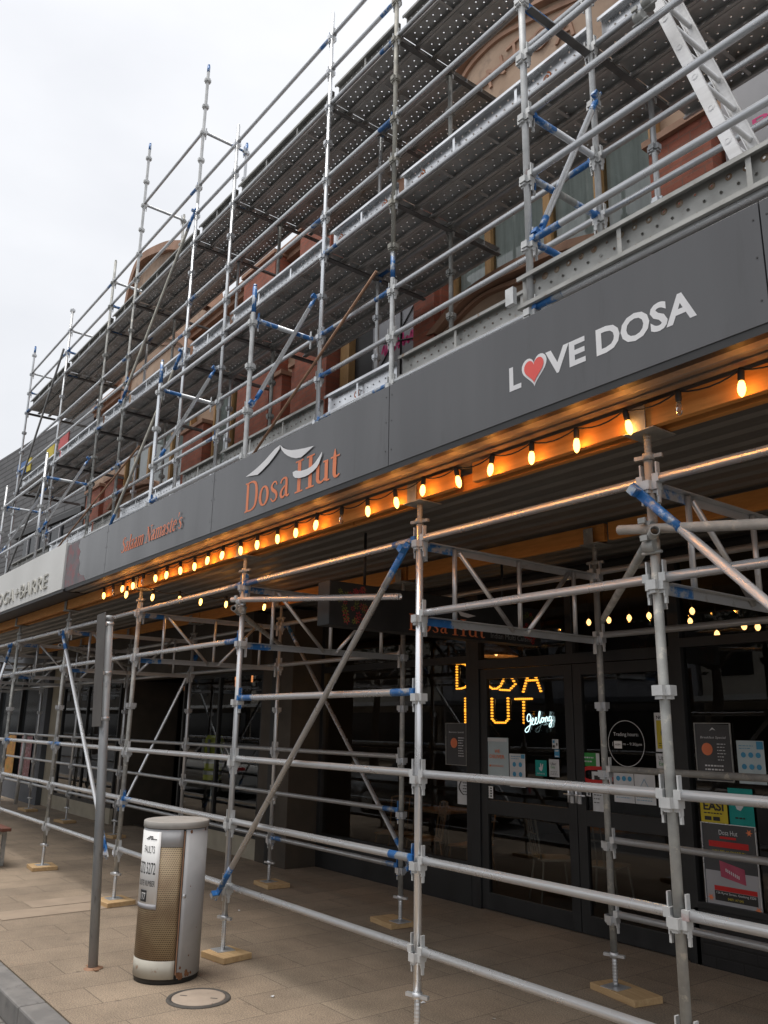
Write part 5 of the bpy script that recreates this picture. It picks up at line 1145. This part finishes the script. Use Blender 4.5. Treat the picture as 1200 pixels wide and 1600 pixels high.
part('reflective_tape', m, 'aluminium', t)
for k, (x, z) in enumerate([(-15.67, 2.42), (-13.25, 2.42), (-11.15, 2.44), (-10.55, 2.50)]):
    t = thing('copper_pendant', (x, 3.6, z), 'thin glowing copper tube pendant inside the neighbouring shop', 'pendant lamp', 'copper tube pendants'); m = MB(); m.tube((x, 3.6, z), (x, 3.6, z+.30), .016, 10); part('tube', m, 'copper_glow', t); m = MB(); m.tube((x, 3.6, z+.3), (x, 3.6, 3.36), .004, 5); part('cord', m, 'rubber', t)
for x, lab in ((-9.2, 'dark clothes rail with hanging garments behind the cream based window'), (-14.6, 'clothes rail with pale garments in the far window')):
    t = thing('clothes_rail', (x, 3.6, .01), lab, 'clothes rail'); m = MB(); m.path([(x-.6, 3.6, .01), (x-.6, 3.6, 1.55), (x+.6, 3.6, 1.55), (x+.6, 3.6, .01)], .014, 8); m.box((x-.62, 3.35, .01), (x-.58, 3.85, .04)); m.box((x+.58, 3.35, .01), (x+.62, 3.85, .04)); part('frame', m, 'galv', t)
    for k in range(9):
        xx = x-.5+k*.125; m = MB(); m.prism([(-.22, .62), (.22, .62), (.20, 1.30), (.06, 1.42), (-.06, 1.42), (-.20, 1.30)], -.012, .012); m.xform(Matrix.Translation((xx, 3.6, .05)) @ Matrix.Rotation(PI/2-.25+.08*(k % 3), 4, 'Z')); part('garment', m, rf.choice(['vest_dark', 'paper_white', 'curtain', 'render_grey']), t)

# ------------------------------------------------------------------ street furniture
PX, PY = -3.945, -.59
pb = thing('pillar_box', (PX, PY, 0), 'grey and brown cylindrical utility pillar with a white faults notice on the pavement', 'utility pillar')
def cyl(name, r, z0, z1, a0, a1, mk, par=pb, n=48, thick=.004):
    m = MB(); k = max(2, int(n*abs(a1-a0)/360))
    for i in range(k+1):
        a = R(a0+(a1-a0)*i/k)
        for rr in (r, r-thick):
            for z in (z0, z1): m.v.append((rr*math.cos(a), rr*math.sin(a), z))
    for i in range(k):
        b = i*4; c = b+4
        m.f += [(b, c, c+1, b+1), (b+2, b+3, c+3, c+2), (b+1, c+1, c+3, b+3), (b, b+2, c+2, c)]; m.m += [0]*4; m.sm += [True, True, False, False]
    if abs(a1-a0) < 359: m.f += [(0, 1, 3, 2), (k*4, k*4+2, k*4+3, k*4+1)]; m.m += [0, 0]; m.sm += [False, False]
    return obj(name, m.mesh(name, mk), par, (PX, PY, 0))
cyl('body', .226, .02, 1.02, 0, 360, 'ink_black'); cyl('shell', .232, .035, 1.0, -6, 150, 'box_white'); cyl('shell', .232, .035, .15, -210, -11, 'box_cream'); cyl('shell', .232, .885, 1.0, -210, -11, 'box_white')
cyl('perforated_panel', .231, .152, .883, -210, -11, 'perforated_brown', n=72)
m = MB(); m.lathe([(0, 1.056), (.20, 1.054), (.232, 1.05), (.2375, 1.046), (.238, 1.008), (.2335, 1.004), (.0, 1.004)], 48); obj('lid', m.mesh('lid', 'lid_tan'), pb, (PX, PY, 0))
m = MB(); m.lathe([(.222, .022), (.222, 0), (0, 0)], 40); obj('plinth', m.mesh('plinth', 'ink_black'), pb, (PX, PY, 0))
m = MB()
for a in (-8.5,): m.box((.225, -.004, .06), (.236, .004, .99)); 
m.xform(Matrix.Rotation(R(-8.5), 4, 'Z')); obj('door_seam', m.mesh('door_seam', 'rust_tube'), pb, (PX, PY, 0))
pl = cyl('notice_plate', .2365, .505, .985, -106, -50, 'plate_white'); cyl('notice_plate', .237, .475, .506, -106, -50, 'banner_grey')
def wrap(mb, a0, z0, r, mk, name='lettering'):
    q = MB(); q.v = [(r*math.cos(R(a0)+p[0]/r), r*math.sin(R(a0)+p[0]/r), z0+p[1]) for p in mb.v]; q.f, q.m, q.sm = mb.f, mb.m, mb.sm
    return obj(name, q.mesh(name, mk), pl, (PX, PY, 0))
RR = .2378
wrap(text_mb('FAULTS', .115, .048), -88, .84, RR, 'ink_black'); wrap(text_mb('5272 5272', .185, .078), -101, .70, RR, 'ink_black'); wrap(text_mb('QUOTE NUMBER', .19, .044), -101, .615, RR, 'ink_black')
def grid_rect(w_, h_, n=6):
    m = MB()
    for i in range(n): m.face([(w_*i/n, 0, 0), (w_*(i+1)/n, 0, 0), (w_*(i+1)/n, h_, 0), (w_*i/n, h_, 0)])
    return m
wrap(grid_rect(.075, .075), -90, .518, RR, 'ink_black', 'number_block'); wrap(text_mb('177', .055, .045), -87.6, .532, RR+.001, 'plate_white')
for k in range(4): wrap(grid_rect(.04+.02*(k % 2), .006), -84+k*4, .93+.009*(k % 3), RR, 'ink_black', 'crest')

rr_ = random.Random(8)
shell = [o for o in pb.children if o.name.startswith('shell')][0]
for (a, z, s_) in ((-3, .055, .028), (2, .05, .02), (12, .06, .022), (16, .052, .016), (22, .056, .012), (-1, .10, .01), (9, .62, .005), (15, .17, .006), (30, .34, .004), (4, .985, .012), (40, .99, .01)):
    m = MB(); n = 11; m.face([(0, 0, 0)]+[(s_*(.6+.7*rr_.random())*math.cos(2*PI*i/n)*.8, s_*(.6+.7*rr_.random())*math.sin(2*PI*i/n), 0) for i in range(n)][::1])
    q = MB(); q.v = [((.2326)*math.cos(R(a)+p[0]/.232), (.2326)*math.sin(R(a)+p[0]/.232), z+p[1]) for p in m.v[1:]]; q.f = [tuple(range(n))]; q.m = [0]; q.sm = [False]; obj('rust_patch', q.mesh('rust_patch', 'rust_dark'), shell, (PX, PY, 0))
mat_lock = MB(); mat_lock.lathe([(0, 0), (.014, 0), (.014, .006), (0, .007)], 14); mat_lock.xform(Matrix.Rotation(R(-2), 4, 'Z') @ Matrix.Translation((.231, 0, .56)) @ Matrix.Rotation(PI/2, 4, 'Y')); obj('lock', mat_lock.mesh('lock', 'galv'), pb, (PX, PY, 0))
sp = thing('sign_pole', (-4.434, -.956, 0), 'grey steel pole with a narrow plate seen nearly edge on, left of the pillar box', 'sign')
m = MB(); m.tube((-4.434, -.956, 0), (-4.434, -.956, 2.63), .036, 20); part('pole', m, 'pole_grey', sp)
m = MB(); m.lathe([(0, 2.655), (.03, 2.65), (.04, 2.635), (.04, 2.60), (.037, 2.60)], 20, 0, (-4.434, -.956, 0)); part('cap', m, 'pole_grey', sp)
m = MB(); m.box((-4.56, -1.012, 1.76), (-4.36, -1.006, 2.67)); p = part('sign_plate', m, 'plate_back', sp, .002)
for z in (1.82, 2.18, 2.58): m = MB(); m.lathe([(.037, z-.014), (.042, z-.014), (.042, z+.014), (.037, z+.014)], 20, 0, (-4.434, -.956, 0)); m.box((-4.47, -1.0055, z-.014), (-4.40, -.985, z+.014)); part('clamp', m, 'galv', sp)
m = MB(); m.lathe([(.037, .012), (.06, .006), (.075, .001)], 16, 0, (-4.434, -.956, 0)); m.box((-4.54, -.975, .001), (-4.33, -.945, .008)); part('base', m, 'rust_tube', sp)

pb.scale = (1.02, 1.02, 1.03)
sp.rotation_euler = (R(2.4), R(-1.9), 0)     # the pole leans a little

bt = thing('bench', (-10.0, -.45, 0), 'dark red timber bench cut off by the left edge of the picture', 'bench')
for y in (-.74, -.60, -.46): m = MB(); m.box((-10.75, y, .43), (-9.42, y+.12, .47)); part('seat_slat', m, 'bench_timber', bt, .005)
for z in (.62, .78): m = MB(); m.box((-10.75, -.90, z), (-9.42, -.865, z+.11)); part('back_slat', m, 'bench_timber', bt, .005)
m = MB(); m.box((-10.75, -.66, .20), (-9.44, -.48, .235)); part('lower_slat', m, 'bench_timber', bt, .005)
for x in (-10.6, -9.65):
    m = MB(); m.box((x, -.74, .0), (x+.05, -.69, .43)); m.box((x, -.39, .0), (x+.05, -.34, .43)); m.box((x, -.69, .38), (x+.05, -.39, .42)); m.box((x, -.865, .30), (x+.05, -.82, .89)); m.box((x, -.82, .38), (x+.05, -.74, .42)); part('leg', m, 'galv_weathered', bt, .004)

# ------------------------------------------------------------------ across the road: what the glass mirrors
def leafy(x, y, h, lab, seed):
    t = thing('street_tree', (x, y, -.05), lab, 'tree', 'trees across the road'); rr = random.Random(seed); m = MB(); pr = Vector((x, y, -.05)); r0 = .2
    for k in range(5): q = pr+Vector((rr.uniform(-.12, .12), rr.uniform(-.12, .12), h*.1)); m.tube(pr, q, r0, 10, r1=r0*.86, caps=False); pr = q; r0 *= .86
    ends = []
    for k in range(7):
        a = k*.9+rr.random()*.4; q = pr+Vector((math.cos(a)*h*.25, math.sin(a)*h*.25, h*rr.uniform(.12, .35))); m.tube(pr, q, r0*.55, 7, r1=.03, caps=False); ends.append(q)
        for j in range(2): q2 = q+Vector((rr.uniform(-1, 1), rr.uniform(-1, 1), rr.uniform(.1, .9)))*h*.12; m.tube(q, q2, .03, 5, r1=.012, caps=False); ends.append(q2)
    part('trunk', m, 'bark', t); m = MB()
    for k in range(2600):
        c = rr.choice(ends)+Vector((rr.gauss(0, 1), rr.gauss(0, 1), rr.gauss(0, .8)))*h*.075; u = Vector((rr.gauss(0, 1), rr.gauss(0, 1), rr.gauss(0, 1))).normalized(); v = u.orthogonal().normalized(); s = rr.uniform(.06, .13)
        m.face([tuple(c-u*s), tuple(c+v*s*.5), tuple(c+u*s), tuple(c-v*s*.5)])
    part('crown', m, 'leaf', t)
for k, (x, y, h) in enumerate(((-8.5, -8.2, 6.5), (-14.0, -9.0, 7), (-23, -9.5, 7), (-31, -9, 7.5), (-39, -9, 7), (-49, -9.5, 7.5), (-60, -9, 7), (-72, -9.5, 8))): leafy(x, y, h, 'broad leafy street tree across the road, mirrored in the shop glass', k)
for k, (x0, x1, h, mk) in enumerate(((-16, -2, 7.5, 'wall_pale'), (-31, -16.2, 6.2, 'banner_grey'), (-50, -31.2, 8, 'wall_pale'), (-150, -50.2, 7, 'shop_brown'))):
    t = thing('shop_building', ((x0+x1)/2, -22, -.05), ['pale two storey shop building across the road, mirrored in the doors', 'grey lower shop building across the road', 'tall pale shop building across the road', 'long grey shop building farthest along across the road'][k], 'building', 'shop buildings across the road')
    m = MB(); m.box((x0, -30, -.05), (x1, -20, h)); m.box((x0, -20, h-.5), (x1, -19.8, h+.2)); part('wall', m, mk, t); n = int((x1-x0)/2.6)
    for i in range(n): xx = x0+.8+i*2.6; m = MB(); m.box((xx, -19.99, 3.9), (xx+1.3, -19.93, 5.6)); part('window', m, 'window_dark', t)
    m = MB(); m.box((x0+.3, -19.98, .3), (x1-.3, -19.93, 2.6)); part('shop_window', m, 'window_dark', t); m = MB(); m.box((x0, -19.9, 2.9), (x1, -18.0, 3.1)); part('awning', m, 'white_sign' if k != 1 else 'render_grey', t)
def car(x, y, lab, paint):
    t = thing('parked_car', (x, y, -.145), lab, 'car', 'cars parked along the kerb'); Z = -.145
    ring = lambda xx, z0, w0, z1, w1: [(xx, -w0, z0), (xx, -w1, z1), (xx, w1, z1), (xx, w0, z0)]
    S = [(-2.15, .35, .72, .62, .66), (-2.05, .25, .84, .78, .78), (-1.3, .2, .88, .90, .80), (-.7, .2, .89, .94, .80), (.9, .2, .89, .95, .80), (1.7, .2, .88, .95, .80), (2.05, .28, .84, .90, .76), (2.15, .38, .74, .70, .66)]
    m = MB(); b = 0
    for s in S: m.v += [(x+s[0], y-s[2], Z+s[1]), (x+s[0], y-s[2], Z+(s[1]+s[3])*.5), (x+s[0], y-s[4], Z+s[3]), (x+s[0], y+s[4], Z+s[3]), (x+s[0], y+s[2], Z+(s[1]+s[3])*.5), (x+s[0], y+s[2], Z+s[1])]
    for k in range(len(S)-1):
        for i in range(6): j = (i+1) % 6; m.f.append((k*6+i, k*6+j, k*6+6+j, k*6+6+i)); m.m.append(0); m.sm.append(True)
    m.f += [(5, 4, 3, 2, 1, 0), tuple(42+i for i in range(6))]; m.m += [0, 0]; m.sm += [False, False]
    C = [(-.95, .93, .76, .93, .76), (-.25, .93, .78, 1.42, .60), (.9, .94, .78, 1.46, .60), (1.85, .94, .74, .96, .74)]; o = len(m.v)
    for s in C: m.v += [(x+s[0], y-s[2], Z+s[1]), (x+s[0], y-s[4], Z+s[3]), (x+s[0], y+s[4], Z+s[3]), (x+s[0], y+s[2], Z+s[1])]
    for k in range(3):
        for i in range(3): m.f.append((o+k*4+i, o+k*4+i+1, o+k*4+5+i, o+k*4+4+i)); m.m.append(0); m.sm.append(False)
    part('body', m, paint, t)
    m = MB()
    for sg in (-1, 1):
        m.face([(x-.55, y+sg*.785, Z+.98), (x+.3, y+sg*.795, Z+.98), (x+.3, y+sg*.63, Z+1.40), (x-.18, y+sg*.63, Z+1.38)]); m.face([(x+.36, y+sg*.795, Z+.98), (x+1.45, y+sg*.78, Z+.98), (x+.95, y+sg*.63, Z+1.42), (x+.36, y+sg*.63, Z+1.40)])
    m.face([(x-.90, y-.70, Z+.97), (x-.90, y+.70, Z+.97), (x-.28, y+.57, Z+1.42), (x-.28, y-.57, Z+1.42)]); m.face([(x+1.80, y-.68, Z+1.0), (x+1.80, y+.68, Z+1.0), (x+.95, y+.57, Z+1.46), (x+.95, y-.57, Z+1.46)]); part('windows', m, 'car_glass', t)
    for wx in (-1.35, 1.3):
        for sg in (-1, 1):
            m = MB(); m.lathe([(.0, -.1), (.30, -.1), (.32, -.07), (.32, .07), (.30, .1), (0, .1)], 24, 0, (0, 0, 0), True, 'y'); wv_ = obj('wheel', m.mesh('wheel', 'rubber'), t, (x+wx, y+sg*.80, Z+.32)); m = MB(); m.lathe([(0, .104*sg), (.2, .104*sg), (.21, .09*sg)], 20, 0, (0, 0, 0), True, 'y'); obj('rim', m.mesh('rim', 'aluminium'), wv_, (x+wx, y+sg*.80, Z+.32))
    for sg in (-1, 1): m = MB(); m.box((x-2.13, y+sg*.6-.14, Z+.60), (x-2.09, y+sg*.6+.14, Z+.72)); part('headlight', m, 'plate_white', t); m = MB(); m.box((x+2.08, y+sg*.62-.12, Z+.66), (x+2.13, y+sg*.62+.12, Z+.82)); part('tail_light', m, 'sticker_red', t)
car(-12.2, -3.1, 'silver car parked at the kerb, seen only as a reflection in the neighbouring window', 'car_paint'); car(-20.5, -3.1, 'white car parked at the kerb farther along, seen only as a reflection', 'white_sign')

# every panel of the fascia keeps a real gap to the next; small loose things on the paving
for k, (x, y) in enumerate(((-3.1, -.2), (-2.4, .55), (-5.6, .9), (-1.9, .75))):
    m = MB(); a = k*1.3; m.face([(x, y, .004), (x+.035*math.cos(a), y+.035*math.sin(a), .006), (x+.03*math.cos(a+.7), y+.03*math.sin(a+.7), .012), (x+.012*math.cos(a+1.6), y+.02*math.sin(a+1.6), .005)])
    solo('paper_scrap', m, 'paper_white', 'tiny pale scrap of litter lying on the paving', 'litter', 'scraps of litter on the paving')
